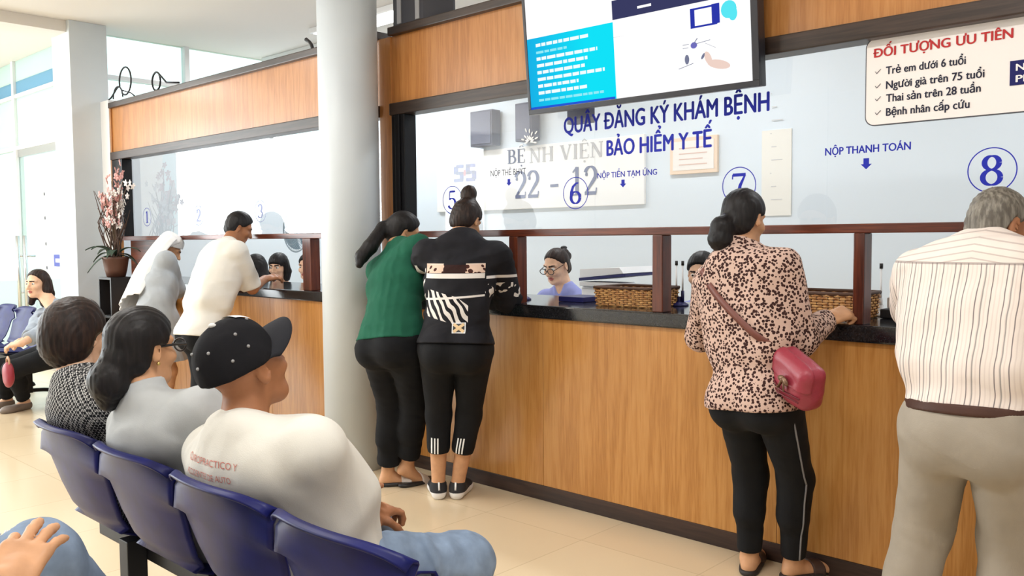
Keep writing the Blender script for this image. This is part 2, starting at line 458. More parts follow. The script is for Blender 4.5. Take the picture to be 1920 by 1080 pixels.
def run_jobs():
    def work(j):
        name, parent, fn, lo, hi, res, mats, matfn, label, post = j
        v, q = mesh_sdf(fn, lo, hi, res)
        mi = matfn(v[q].mean(1).astype(f32)) if (matfn is not None and len(q)) else None
        return v, q, mi
    with ThreadPoolExecutor(4) as ex: res = list(ex.map(work, JOBS))
    for j, (v, q, mi) in zip(JOBS, res):
        name, parent, fn, lo, hi, rs, mats, matfn, label, post = j
        me = bpy.data.meshes.new(name)
        me.vertices.add(len(v)); me.vertices.foreach_set('co', v.astype(f32).ravel())
        me.loops.add(len(q)*4); me.loops.foreach_set('vertex_index', q.astype(np.int32).ravel())
        me.polygons.add(len(q)); me.polygons.foreach_set('loop_start', np.arange(len(q), dtype=np.int32)*4)
        o = link(name, me, mats, parent, smooth=False, keep_world=False)
        if mi is not None: me.polygons.foreach_set('material_index', mi.astype(np.int32))
        me.polygons.foreach_set('use_smooth', np.ones(len(q), dtype=bool))
        me.update(calc_edges=True); me.validate()
        if label: o['label'] = label
        if post: post(o)

# ------------------------------------------------------------------ figures
def unit(v): v = np.asarray(v, float); return v/(np.linalg.norm(v) or 1)
def frame(up, fwd):
    """columns: right, forward, up"""
    z = unit(up); y = np.asarray(fwd, float); y = unit(y-z*(y@z)); x = np.cross(y, z); return np.stack([x, y, z], 1)
def rot_zxy(yaw, pitch, roll):
    """yaw about up (left positive), pitch nodding forward positive, roll tilting to the right positive"""
    cy, sy = math.cos(yaw), math.sin(yaw); cp, sp = math.cos(-pitch), math.sin(-pitch); cr, sr = math.cos(roll), math.sin(roll)
    Z = np.array([[cy, -sy, 0], [sy, cy, 0], [0, 0, 1]]); X = np.array([[1, 0, 0], [0, cp, -sp], [0, sp, cp]]); Y = np.array([[cr, 0, sr], [0, 1, 0], [-sr, 0, cr]])
    return Z@X@Y
def ik(a, t, l1, l2, pole):
    a = np.asarray(a, float); t = np.asarray(t, float); d = t-a; L = np.linalg.norm(d); u = d/L; L = min(L, (l1+l2)*0.995)
    t = a+u*L; x = (l1*l1-l2*l2+L*L)/(2*L); h = math.sqrt(max(l1*l1-x*x, 0)); p = np.asarray(pole, float); p = unit(p-u*(p@u))
    return a+u*x+p*h, t
class Fig:
    def __init__(s, label, h, pel, neck, head, yaw, hyaw, hpitch, hroll=0, tyaw=None, sw=.106, hs=.93, hip=1.0, bulk=1.0, bust=0.0, butt=1.0, group=None, rootz=0.0, wf=0.0):
        """pel, neck, head: world points; yaw and hyaw in degrees, 0 = facing the counter, positive turns left"""
        s.h = h; s.yaw = math.radians(yaw); s.rp = np.array([pel[0], pel[1], rootz])
        s.root = empty('person', tuple(s.rp), s.yaw, label, 'person', group)
        c, n = math.cos(-s.yaw), math.sin(-s.yaw); s.RZ = np.array([[c, -n, 0], [n, c, 0], [0, 0, 1]])
        s.P = s.loc(pel); s.N = s.loc(neck); s.H = s.loc(head); s.sw, s.hs, s.hip, s.bulk, s.bust, s.butt = sw, hs, hip, bulk, bust, butt
        d = s.N-s.P; L = np.linalg.norm(d)
        s.tl = L; up = d/L
        s.Rp = frame(unit(up*.45+np.array([0, 0, .55])), (0, 1, 0))
        s.waist = s.P+s.Rp[:, 2]*L*.27+np.array([0, wf, 0])
        ty = 0.0 if tyaw is None else math.radians(tyaw)-s.yaw
        s.Rc = frame(s.N-s.waist, (-math.sin(ty), math.cos(ty), 0))
        s.Rh = rot_zxy(math.radians(hyaw)-s.yaw, math.radians(hpitch), math.radians(hroll))
        s.sh = {m: s.N+s.Rc@np.array([m*sw*h, 0.0, -.05*h]) for m in (-1, 1)}
        s.hj = {m: s.P+s.Rp@np.array([m*.052*h*hip, 0, -.02*h]) for m in (-1, 1)}
        s.arm = {}; s.leg = {}; s.jobs = []
    def loc(s, p): return s.RZ@(np.asarray(p, float)-s.rp)
    def dir(s, v): return s.RZ@np.asarray(v, float)
    def set_arm(s, m, wrist, pole=(0.4, -.8, -.6), raw=False):
        e, w = ik(s.sh[m], s.loc(wrist), .178*s.h, .152*s.h, np.array([m*pole[0], pole[1], pole[2]])); s.arm[m] = (s.sh[m], e, w)
    def set_leg(s, m, ankle, pole=(0.15, 1, 0)):
        dl = np.linalg.norm(s.loc(ankle)-s.hj[m]); q = dl*1.012/(.49*s.h) if pole[2] == 0 else 1.0     # standing: nearly straight
        k, a = ik(s.hj[m], s.loc(ankle), .248*s.h*q, .242*s.h*q, np.array([m*pole[0], pole[1], pole[2]])); s.leg[m] = (s.hj[m], k, a)
    # ---- solids
    def torso(s, t=0.0, lower=True, skirt=0.0):
        h, b = s.h, s.bulk; L = s.tl; o = []
        C = s.waist+s.Rc[:, 2]*L*.31
        o.append(ell(C, (.094*h*b+t, .068*h*b+t, .255*L+t), s.Rc))
        o.append(ell(s.waist, (.082*h*b+t, .062*h*b+t, .085*h+t), s.Rp*.5+s.Rc*.5))
        o.append(rcone(s.sh[-1]+s.Rc@np.array([.025*h, -.012*h, -.012*h]), s.sh[1]+s.Rc@np.array([-.025*h, -.012*h, -.012*h]), .029*h+t, .029*h+t))
        for m in (-1, 1):
            o.append(rcone(s.N+s.Rc@np.array([m*.02*h, -.008*h, .004*h]), s.sh[m]+s.Rc@np.array([-m*.01*h, -.004*h, .006*h]), .018*h+t*.7, .016*h+t*.7))
            if s.bust: o.append(ell(C+s.Rc@np.array([m*.045*h, .058*h, .005*h]), (.04*h+t, .04*h*s.bust+t, .04*h+t), s.Rc))
        if lower:
            o.append(ell(s.P, (.098*h*s.hip+t, .07*h*b+t, .078*h+t), s.Rp))
            for m in (-1, 1): o.append(ell(s.P+s.Rp@np.array([m*.045*h, -.035*h*s.butt, -.03*h]), (.053*h*s.hip+t, .055*h*s.butt+t, .058*h+t), s.Rp))
        return o
    def arm_sol(s, m, t=0.0, upto=2.0, k=.02):
        a, e, w = s.arm[m]; h = s.h; b = .6+.4*s.bulk
        r0, r1, r2, r3 = .031*h*b+t, .0245*h*b+t, .0245*h*b+t, .0165*h+t
        f = union([rcone(a, e, r0, r1), rcone(e, w, r2, r3)], k)
        if upto < 2:
            if upto <= 1: q = a+(e-a)*upto; n = unit(e-a); f = cut(rcone(a, e, r0, r1), plane(q, n))
            else: q = e+(w-e)*(upto-1); n = unit(w-e); f = union([rcone(a, e, r0, r1), cut(rcone(e, w, r2, r3), plane(q, n))], k)
        return f
    def leg_sol(s, m, t=0.0, upto=2.0, wide=0.0, thigh=1.0, flare=0.0, radii=None):
        a, k, w = s.leg[m]; h = s.h
        if radii: return rchain([a, k, k+(w-k)*min(1, upto-1)], radii, .03) if upto >= 2 else cut(rchain([a, k, w], radii, .03), plane(k+(w-k)*(upto-1), unit(w-k)))
        fw = s.dirk(m); calf = k+(w-k)*.3-fw*.012*h
        r = [.054*h*thigh*s.hip+t, .0345*h+t+wide*.4, .031*h+t+wide*.7, .0215*h+t+wide]
        f2 = union([rcone(k, w, r[1]*.96, r[3]+flare), rcone(k-fw*.004*h, calf+(w-k)*.12, .03*h+t+wide*.5, .028*h+t+wide*.7)], .03)
        if upto < 2: f2 = cut(f2, plane(k+(w-k)*(upto-1), unit(w-k)))
        return union([rcone(a, k, r[0], r[1]), f2], .03)
    def dirk(s, m):
        a, k, w = s.leg[m]; u = unit(w-a); d = k-a; d = d-u*(d@u)
        return unit(d) if np.linalg.norm(d) > .015 else np.array([0, 1.0, 0])
    def hp(s, x, y, z): return s.H+s.Rh@(np.array([x, y, z])*s.hs)
    def head_sol(s):
        q = s.hs; R = s.Rh; E = lambda c, r, RR=R: ell(s.hp(*c), np.array(r)*q, RR)
        def f(P):
            d = smin(E((0, -.014, .032), (.072, .089, .083))(P), E((0, .022, -.03), (.058, .064, .078))(P), .03*q)
            d = smin(d, rcone(s.hp(-.028, .045, -.085), s.hp(.028, .045, -.085), .024*q, .024*q)(P), .03*q)
            d = smin(d, E((0, .066, -.093), (.022, .02, .018))(P), .02*q)
            for m in (-1, 1):
                d = smin(d, E((m*.04, .056, -.022), (.024, .026, .022))(P), .02*q)
                d = smin(d, rcone(s.hp(m*.012, .078, .03), s.hp(m*.05, .06, .028), .01*q, .008*q)(P), .015*q)
            for m in (-1, 1): d = smax(d, -ell(s.hp(m*.031, .093, .009), np.array((.018, .017, .011))*q, R)(P), .014*q)
            d = smin(d, rchain([s.hp(0, .078, .016), s.hp(0, .092, -.008), s.hp(0, .103, -.026)], [.008*q, .009*q, .0125*q], .01)(P), .012*q)
            for m in (-1, 1): d = smin(d, E((m*.013, .09, -.03), (.009, .011, .008))(P), .008*q)
            d = smin(d, E((0, .079, -.053), (.024, .014, .007))(P), .007*q)
            d = smin(d, E((0, .077, -.066), (.02, .013, .008))(P), .007*q)
            d = smax(d, -ell(s.hp(0, .094, -.0592), np.array((.021, .01, .0016))*q, R)(P), .003*q)
            for m in (-1, 1):
                e = ell(s.hp(m*.077, -.014, -.004), np.array((.0075, .019, .031))*q, R@rot_zxy(-m*.45, 0, 0))(P)
                e = smax(e, -ell(s.hp(m*.086, -.008, .0), np.array((.007, .011, .02))*q, R@rot_zxy(-m*.45, 0, 0))(P), .006*q)
                d = smin(d, e, .008*q)
            return d
        return near(f, s.H, .2*q, .125*q)
    def neck_sol(s, r=.052):
        return rcone(s.N-s.Rc[:, 2]*.02, s.hp(0, -.022, -.05), r*1.08*s.h/1.6, r*.95*s.h/1.6)
    def face_regions(s, lips=1, brows=2):
        lp = ell(s.hp(0, .086, -.0595), np.array((.024, .02, .0125))*s.hs, s.Rh)
        bs = [rcone(s.hp(m*.014, .09, .0285), s.hp(m*.05, .074, .031), .0048*s.hs, .0035*s.hs) for m in (-1, 1)]
        def f(P):
            o = np.zeros(len(P), int); m = np.abs(P-s.H.astype(f32)).max(1) < .2
            if m.any():
                Q = P[m]; oo = np.zeros(len(Q), int); oo[lp(Q) < 0] = lips
                for b in bs: oo[b(Q) < .002] = brows
                o[m] = oo
            return o
        return f
    def eyes(s, whites, dark):
        for m in (-1, 1):
            c = s.hp(m*.031, .0705, .008); b = MB(); r = .0125*s.hs; b.ball(c, r, 14, 10)
            fwd = Vector(s.Rh[:, 1]); o = b.build('eye', whites, s.root, True); o.matrix_parent_inverse = Matrix.Identity(4)
            o.data.materials.append(dark)
            for p in o.data.polygons:
                if (Vector(p.center)-Vector(c)).normalized().dot(fwd) > .86: p.material_index = 1
    def hand(s, m, fdir, back, curl=(.5, .7, .5), spread=.06, thumb=(.6, .5), size=None, curls=None):
        """m: -1 left, 1 right; fdir: along the fingers, back: out of the back of the hand (world directions)"""
        w = s.arm[m][2]; R = frame(s.dir(back), s.dir(fdir)); q = (size or .108*s.h)/.18
        L = lambda x, y, z: w+R@(np.array([x*m*-1, y, z])*q)     # x > 0 = towards the little finger side reversed: index at -x for the right hand
        fs = []
        palm = union([rbox(L(0, .048, 0), np.array((.038, .044, .0125))*q, .012*q, R), rcone(L(0, -.008, 0), L(0, .03, 0), .021*q, .022*q), rcone(L(.03, .03, -.008), L(.03, .075, -.002), .011*q, .01*q)], .015*q)
        base = [(.029, .09), (.0098, .095), (-.0095, .092), (-.0285, .083)]; ln = [.066, .074, .069, .054]; rad = [.0092, .0095, .009, .0078]
        hd = lambda a: (math.cos(a), -math.sin(a))
        for i in range(4):
            c3 = curls[i] if curls else curl; a = 0.05; x, y = base[i]; z = 0.002; pts = [(x, y-.012, z)]; sx = (1.5-i)*spread
            for sg, cc in zip((.46, .3, .24), c3):
                a += cc; cy, cz = hd(a); l_ = ln[i]*sg; x += l_*math.sin(sx)*max(cy, 0); y += l_*cy*math.cos(sx); z += l_*cz; pts.append((x, y, z))
            r = rad[i]*q; fs.append(rchain([L(*p) for p in pts], [r*1.05, r, r*.95, r*.8], .004*q))
        ta, tb = thumb
        p0 = np.array([.028, .022, -.006]); d1 = unit([.62*ta+.25, .75, -.35]); d2 = unit([.35*ta, .9, -.3-tb]); p1 = p0+d1*.042; p2 = p1+d2*.033; p3 = p2+unit(d2+np.array([0, 0, -tb*.5]))*.024
        fs.append(rchain([L(*p) for p in (p0, p1, p2, p3)], [.0135*q, .0115*q, .0105*q, .0085*q], .006*q))
        def f(P):
            d = palm(P); e = fs[0](P)
            for g in fs[1:]: e = smin(e, g(P), .0025*q)
            return smin(d, e, .009*q)
        return near(f, w+R@np.array([0, .09, -.02])*q, .19*q, .12*q)
    def foot(s, m, tyaw, lift=0.0, t=0.0, length=None):
        """foot or shoe solid; tyaw in world degrees, lift = heel-up pitch in radians"""
        a = s.leg[m][2]; L = (length or .152*s.h); ya = math.radians(tyaw)-s.yaw
        R = rot_zxy(ya, lift, 0); z0 = -.045*s.h+.006
        G = lambda x, y, z: a+R@np.array([x, y, z])
        fs = [rcone(G(0, -.02, z0+.026), G(0, .03, z0+.03), .029+t, .03+t), rcone(G(0, .0, -.01), G(0, .06, z0+.028), .029+t, .026+t),
              ell(G(0, L*.5, z0+.022), (.041+t, .075+t, .026+t), R), ell(G(-m*.006, L*.62, z0+.017), (.036+t, .055+t, .02+t), R), rcone(a+R@np.array([0, 0, -.005]), a+(s.leg[m][1]-a)*.14, .027+t*.5, .024+t*.5)]
        return cut(union(fs, .03), plane(G(0, 0, z0-t*.4), -R[:, 2]), k=.004)
    def bounds(s, pts, pad): P = np.array(pts); return P.min(0)-pad, P.max(0)+pad
    def pts(s, arms=True, legs=True, head=True):
        o = [s.P, s.N, s.waist]+list(s.sh.values())+list(s.hj.values())
        if arms:
            for a in s.arm.values(): o += list(a)
        if legs:
            for a in s.leg.values(): o += list(a)
        if head: o.append(s.H)
        return o
    def body(s, mats, hands, feet, res=.006, regions=True, extra=()):
        fs = s.torso(-.004); tor = union(fs, .04); parts = [tor, s.neck_sol()]
        for m in s.arm: parts.append(s.arm_sol(m))
        for m in s.leg: parts.append(s.leg_sol(m))
        f1 = union(parts, .028); f2 = s.head_sol(); small = list(hands)+list(feet)+list(extra)
        def f(P):
            d = smin(f1(P), f2(P), .02)
            for g in small: d = smin(d, g(P), .012)
            return d
        lo, hi = s.bounds(s.pts(), .2)
        solid('body', s.root, f, lo, hi, res, mats, s.face_regions() if regions else None)
    def mount(s, name, fn, mats, lo, hi, res=.006, matfn=None, label=None, post=None):
        solid(name, s.root, fn, lo, hi, res, mats, matfn, label, post)
    def shirt(s, mats, t=.016, sleeve=2.0, hem=-.06, fold=.004, freq=26, seed=1, res=.006, extra=(), st=None, neckcut=None, name='shirt', hemn=None, matfn=None, collar=None, stretch=(1, 1, 1), label=None, drape=False):
        st = t if st is None else st; ks = .035
        fs = s.torso(t)+[ell(s.N+s.Rc@np.array([0, -.002, -.02]), (.06, .057, .03), s.Rc)]
        if drape: fs.append(rbox(s.waist+s.Rc[:, 2]*s.tl*.3+s.Rc[:, 1]*-.006, (s.sw*s.h*.93+t*.5, .058*s.h*s.bulk+t*.6, s.tl*.4), .07, s.Rc))
        if drape:      # cloth bridging the shoulder blades and the armpits
            fs.append(ell(s.N+s.Rc@np.array([0, -.024*s.h*s.bulk, -.085]), (s.sw*s.h*.95, .045*s.h*s.bulk+t*.5, .1), s.Rc))
            for m in (-1, 1): fs.append(rcone(s.sh[m]+s.Rc@np.array([-m*.02, -.012, -.05]), s.waist+s.Rc@np.array([m*.075*s.h*s.bulk, -.01, .06]), .045+t*.6, .06+t*.6))
        f = union(fs, .045); ks = .028
        for m in s.arm:
            g = s.arm_sol(m, st, sleeve); f = (lambda a, b: (lambda P: smin(a(P), b(P), ks)))(f, g)
        for e in extra: f = (lambda a, b: (lambda P: smin(a(P), b(P), .03)))(f, e)
        f = folds(f, fold*.62, freq*1.9, seed, stretch)
        nz = s.Rp[:, 2] if hemn is None else hemn
        f = cut(f, plane(s.P+s.Rp[:, 2]*hem, -nz))
        if collar:
            ca, cb_ = s.N-s.Rc[:, 2]*.02, s.hp(0, -.024, -.05); cu = unit(cb_-ca)
            cf_ = cut(rcone(ca, cb_, .06*s.h/1.6+.005, .051*s.h/1.6+.006), plane(ca+cu*(.02+collar), cu))
            f = (lambda a, b: (lambda P: smin(a(P), b(P), .012)))(f, cf_)
        if neckcut: f = minus(f, neckcut)
        lo, hi = s.bounds(s.pts(legs=False, head=False), .19); s.mount(name, f, mats, lo, hi, res, matfn, label)
        s.shirt_fn = f
    def trousers(s, mats, t=.009, top=.05, upto=1.96, wide=0.0, fold=.002, freq=30, seed=2, res=.006, thigh=1.0, flare=0.0, name='trousers', extra=(), label=None, radii=None):
        h = s.h; L = s.tl
        fs = [ell(s.P, (.098*h*s.hip+t, .07*h*s.bulk+t, .078*h+t), s.Rp), ell(s.waist, (.082*h*s.bulk+t, .062*h*s.bulk+t, .085*h+t), s.Rp)]
        for m in (-1, 1): fs.append(ell(s.P+s.Rp@np.array([m*.045*h, -.035*h*s.butt, -.03*h]), (.053*h*s.hip+t, .055*h*s.butt+t, .058*h+t), s.Rp))
        f = union(fs, .05); legs = [s.leg_sol(m, t, upto, wide, thigh, flare, radii) for m in s.leg]
        l2 = union(legs, .012)
        g = folds(lambda P: smin(f(P), l2(P), .035), fold*.8, freq*1.5, seed)
        g = cut(g, plane(s.P+s.Rp[:, 2]*top, s.Rp[:, 2]))
        lo, hi = s.bounds([s.P, s.waist]+[p for a in s.leg.values() for p in a], .17); s.mount(name, g, mats, lo, hi, res, None, label)
    def hair(s, mats, fn, res=.005, pad=.2, amp=.001, ring=70, name='hair', label=None, axis=(0, -.05, .05)):
        """strand grooves combed around an axis through the crown"""
        c = s.hp(*axis).astype(f32); R = s.Rh.astype(f32)
        def g(P):
            d = fn(P); m = np.abs(d) < .03
            if m.any():
                q = (P[m]-c)@R; a = np.arctan2(q[:, 0], q[:, 1]+.12); b = q[:, 2]
                d[m] -= f32(amp)*(np.sin(a*ring+12*b)+.6*np.sin(a*ring*.43+3+25*b))
            return d
        lo, hi = s.H-pad, s.H+pad; s.mount(name, g, mats, lo, hi, res, None, label)
    def cap_hair(s, t=.008, hairline=.045, nape=-.055, face=True, side=0.0):
        """skull-hugging hair: front limit at the hairline, lower limit at the nape"""
        q = s.hs; R = s.Rh
        f = union([ell(s.hp(0, -.014, .032), (np.array((.072, .089, .083))+t)*q, R), ell(s.hp(0, -.035, -.02), (np.array((.064, .06, .06))+t)*q, R)], .02)
        # cut away the face: slanted plane from hairline over the ears
        p1 = plane(s.hp(0, hairline, .045), R@np.array([0, 1.0, -.75])); p2 = plane(s.hp(0, -.024+side, 0), R@np.array([0, 1.0, -.18]))
        p3 = plane(s.hp(0, 0, nape), R@np.array([0, .45, -1.0]))
        def g(P):
            d = smax(f(P), p1(P), .012)
            low = plane(s.hp(0, 0, .015), R[:, 2])(P)      # below the temples only behind the ears
            d = smax(d, np.minimum(p2(P), -low), .012)
            return smax(d, p3(P), .012)
        return g
# ------------------------------------------------------------------ materials of the place
D = at_z(1280, 1007, 0)[1]                      # the counter front stands on this Y
YB = 6.25                                       # back wall of the staff room
M_floor = mat('cream floor', lin(222, 203, 170), 0.22, spec=0.5); g = NT(M_floor); v = g.obj()
bt = g.n('ShaderNodeTexBrick', offset=0.0, i_Scale=1.0, i_Mortar_Size=0.003, i_Brick_Width=0.6, i_Row_Height=0.6)
g.l(v, bt.inputs['Vector'])
for k, c in (('Color1', lin(226, 208, 176)), ('Color2', lin(222, 202, 170)), ('Mortar', lin(205, 186, 155))): bt.inputs[k].default_value = (*c, 1)
g.color(g.mix(g.math('MULTIPLY', g.noise(v, 2.2, 4), 0.25), bt.outputs['Color'], lin(205, 182, 150)))
M_ceil = mat('white ceiling', lin(232, 229, 225), 0.9)
M_wall = mat('white wall', lin(236, 238, 240), 0.8); M_staff = mat('pale blue wall', lin(222, 232, 240), 0.8)
M_col = mat('pale grey paint', lin(214, 221, 226), 0.45); g = NT(M_col); g.color(g.ramp(g.noise(g.obj(), 1.6, 4), [(.3, lin(200, 209, 217)), (.7, lin(212, 221, 228))]))
M_wood = wood('honey oak veneer', lin(166, 110, 50), lin(188, 131, 68), lin(202, 148, 84), rough=0.32)
M_fasc = wood('oak fascia veneer', lin(164, 106, 54), lin(184, 124, 68), lin(198, 140, 82), rough=0.3, coat=0.25)
M_redwood = wood('red brown wood', lin(52, 20, 12), lin(92, 40, 24), lin(124, 62, 36), axis='X', rough=0.3, coat=0.3)
M_redpost = wood('red brown post wood', lin(48, 18, 12), lin(84, 36, 22), lin(112, 54, 32), rough=0.3, coat=0.3)
M_dark = wood('dark stained trim', lin(30, 22, 18), lin(48, 36, 30), lin(66, 50, 42), axis='X', rough=0.4)
M_kick = wood('dark kick board', lin(34, 22, 18), lin(54, 38, 32), lin(70, 50, 42), axis='X', rough=0.45, coat=0.0)
M_alu = mat('black metal frame', (0.012, 0.012, 0.014), 0.35, 0.6)
M_granite = mat('black granite', (0.011, 0.011, 0.013), 0.12, spec=0.6); g = NT(M_granite); v = g.obj()
g.color(g.ramp(g.noise(v, 160, 3, .7), [(.45, (.008, .008, .01)), (.72, (.03, .03, .034)), (.8, (.12, .12, .13))]))
M_blue = ink('navy blue lettering', lin(36, 46, 172)); M_black = ink('dark lettering', lin(40, 42, 62)); M_red = ink('red lettering', lin(190, 52, 54)); M_washink = ink('reflection washed lettering', lin(190, 190, 192))
M_white = mat('white plastic', lin(238, 240, 242), 0.4); M_blackp = mat('black plastic', (0.012, 0.012, 0.014), 0.4); M_chrome = mat('brushed steel', (.62, .63, .65), 0.25, 1.0)
def glass(name, tint=(1, 1, 1), rough=0.0, ior=1.65, gloss=1.0):
    m = bpy.data.materials.new(name); m.use_nodes = True; t = m.node_tree; t.nodes.remove(t.nodes['Principled BSDF'])
    out = t.nodes['Material Output']; mx = t.nodes.new('ShaderNodeMixShader'); a = t.nodes.new('ShaderNodeBsdfTransparent'); b = t.nodes.new('ShaderNodeBsdfGlossy'); fr = t.nodes.new('ShaderNodeFresnel')
    a.inputs[0].default_value = (*tint, 1); b.inputs[0].default_value = (gloss,)*3+(1,); b.inputs['Roughness'].default_value = rough; fr.inputs[0].default_value = ior
    ge = t.nodes.new('ShaderNodeNewGeometry'); mu = t.nodes.new('ShaderNodeMath'); mu.operation = 'MULTIPLY'; iv = t.nodes.new('ShaderNodeMath'); iv.operation = 'SUBTRACT'; iv.inputs[0].default_value = 1.0
    t.links.new(ge.outputs['Backfacing'], iv.inputs[1]); t.links.new(fr.outputs[0], mu.inputs[0]); t.links.new(iv.outputs[0], mu.inputs[1]); t.links.new(mu.outputs[0], mx.inputs[0]); t.links.new(a.outputs[0], mx.inputs[1]); t.links.new(b.outputs[0], mx.inputs[2]); t.links.new(mx.outputs[0], out.inputs[0])
    return m
M_glass = glass('clear counter glass', (.985, .99, .995)); M_green = glass('greenish entrance glass', (.86, .95, .93), 0.02)
def frosted(name, col):
    m = bpy.data.materials.new(name); m.use_nodes = True; t = m.node_tree; t.nodes.remove(t.nodes['Principled BSDF'])
    out = t.nodes['Material Output']; mx = t.nodes.new('ShaderNodeMixShader'); a = t.nodes.new('ShaderNodeBsdfTranslucent'); b = t.nodes.new('ShaderNodeBsdfDiffuse')
    a.inputs[0].default_value = (*col, 1); b.inputs[0].default_value = (*col, 1); mx.inputs[0].default_value = 0.55
    t.links.new(a.outputs[0], mx.inputs[1]); t.links.new(b.outputs[0], mx.inputs[2]); t.links.new(mx.outputs[0], out.inputs[0]); return m
M_frost = frosted('frosted green glass', lin(222, 242, 236)); M_frostb = frosted('frosted blue glass', lin(150, 196, 220)); M_paper = frosted('white paper', lin(248, 248, 246))
def emit(name, col, s):
    m = bpy.data.materials.new(name); m.use_nodes = True; t = m.node_tree; t.nodes.remove(t.nodes['Principled BSDF']); e = t.nodes.new('ShaderNodeEmission')
    e.inputs[0].default_value = (*col, 1); e.inputs[1].default_value = s; t.links.new(e.outputs[0], t.nodes['Material Output'].inputs[0]); return m

# ------------------------------------------------------------------ the setting
XL, XR, YF = -12.2, 4.2, -5.2
def struct(name, mb, m, label=None): o = mb.build(name, m); o['kind'] = 'structure'; o['label'] = label or name.replace('_', ' '); return o
XS = -8.66                                       # the staff area ends here; beyond it is the open forecourt
struct('floor', MB().box(XL-.3, XR+.2, YF-.2, YB+.2, -.12, 0), M_floor, 'cream polished floor of the hall')
struct('ground', MB().box(XL-22, XL-.3, -25, 30, -.14, -.02).box(XL-.3, XS, YB+.2, 30, -.14, -.02), mat('pale forecourt paving', lin(214, 212, 206), .8), 'pale paving outside the entrance')
struct('wall_side', MB().box(XS, XS+.12, 3.36, YB, 0, 2.45), M_staff, 'pale blue end wall of the staff area')
w3 = empty('added_window', (XS+.06, 4.8, 2.45), label='added high window strip whitening the end of the staff area', kind='structure')  # window added to whiten the band seen above the left partition
b = MB()
for y_ in (3.36, 4.3, 5.25, YB-.05): b.box(XS+.02, XS+.1, y_, y_+.05, 2.45, CEIL)
b.box(XS+.02, XS+.1, 3.36, YB, 2.45, 2.5).box(XS+.02, XS+.1, 3.36, YB, 2.9, 2.94).build('window_frame', M_white, w3)
MB().box(XS+.05, XS+.06, 3.36, YB, 2.5, CEIL).build('pane', M_green, w3)
struct('ceiling', MB().box(XL-.3, XR+.2, YF-.2, D+.1, CEIL, CEIL+.12).box(XS, XR+.2, D+.1, YB+.2, CEIL, CEIL+.12), M_ceil, 'white flat ceiling')
struct('trim_1', MB().box(-8.62, -8.3, YF, D, CEIL-.1, CEIL-.001), M_ceil, 'shallow ceiling beam crossing the hall')
struct('wall_back', MB().box(XS, XR, YB, YB+.15, 0, CEIL), M_staff, 'pale blue back wall of the staff area')
struct('wall_right', MB().box(XR, XR+.15, YF, YB, 0, CEIL), M_wall, 'white right wall')
struct('wall_front', MB().box(XL, XR, YF-.15, YF, 0, CEIL), M_wall, 'white wall behind the photographer')
# glazed end wall: low sill, header, piers and one long window
wl = MB().box(XL-.2, XL, 1.0, D+.1, 0, CEIL).box(XL-.2, XL, YF, 1.0, 0, .35).box(XL-.2, XL, YF, 1.0, 3.05, CEIL)
struct('wall_left', wl, M_wall, 'white end wall around a long window')
w1 = empty('window_1', (XL-.1, -2.1, .35), label='long daylight window in the end wall', kind='structure')
fr = MB()
for y in (-5.2, -3.65, -2.1, -.55, .96): fr.box(XL-.13, XL-.05, y-.0, y+.05, .35, 3.05)
fr.box(XL-.13, XL-.05, -5.2, 1.0, .35, .41).box(XL-.13, XL-.05, -5.2, 1.0, 2.99, 3.05)
fr.build('window_frame', M_white, w1)
MB().box(XL-.1, XL-.09, -5.15, .96, .4, 3.0).build('pane', M_green, w1)
# round column in front of the counter
cb = at_z(640, 880, 0); CX, CY = float(cb[0]), float(cb[1])+.1
struct('trim_2', MB().lathe([(.172, 0), (.172, CEIL-.0005)], (CX, CY, 0), 64), M_col, 'round pale grey column in front of the counter')
for p in bpy.data.objects['trim_2'].data.polygons: p.use_smooth = abs(p.normal.z) < .5
# square pillar at the far left end of the counter
k0 = -8.24
struct('trim_3', MB().box(k0-.42, k0, D-.27, D+.06, 0, CEIL, .006), M_col, 'square pale grey pillar at the left end of the counter')
struct('trim_4', MB().box(k0, -8.06, D-.02, D+.06, 0, 2.62, .004), M_wall, 'narrow white strip between the pillar and the counter')

# ------------------------------------------------------------------ entrance glazing left of the pillar
E1 = D+.02
w2 = empty('window_2', (-9.8, E1, 0), label='tall greenish entrance glazing left of the square pillar', kind='structure')
fb = MB()
for x in (-12.1, -10.62, -8.72): fb.box(x, x+.06, E1-.03, E1+.05, 0, CEIL)
for z in (2.36, 2.92): fb.box(-12.1, -8.66, E1-.02, E1+.04, z, z+.04)
fb.build('window_frame', M_white, w2)
MB().box(-12.1, -8.66, E1, E1+.012, 2.4, 2.92).build('transom_pane', M_frost, w2)
MB().box(-12.1, -8.66, E1, E1+.012, 2.96, 3.1).build('transom_band', M_frostb, w2)
MB().box(-12.1, -8.66, E1, E1+.012, 3.1, CEIL).build('upper_pane', M_frost, w2)
MB().box(-12.1, -10.62, E1, E1+.012, 0, 2.36).build('pane', M_green, w2)
dr = empty('door_1', (-9.6, E1, 0), label='glass entrance door with tall steel pull handle', kind='structure')
MB().box(-10.56, -8.72, E1+.0, E1+.014, .03, 2.36).build('door_leaf', M_green, dr)
MB().box(-10.56, -8.72, E1-.01, E1+.03, .0, .1).box(-10.56, -8.72, E1-.01, E1+.03, 2.28, 2.36).build('door_rail', M_chrome, dr)
hz0, hz1 = .62, 1.42
h = MB()
hxw = [-10.42, -10.2]
for hx in hxw: h.tube([(hx, E1-.09, hz0), (hx, E1-.09, hz1)], .019, 12)
h.tube([(hxw[0], E1-.09, 1.2), (hxw[0], E1+.01, 1.2)], .01, 8).tube([(hxw[0], E1-.09, .8), (hxw[0], E1+.01, .8)], .01, 8).tube([(hxw[1], E1-.09, 1.2), (hxw[1], E1+.01, 1.2)], .01, 8).tube([(hxw[1], E1-.09, .8), (hxw[1], E1+.01, .8)], .01, 8)
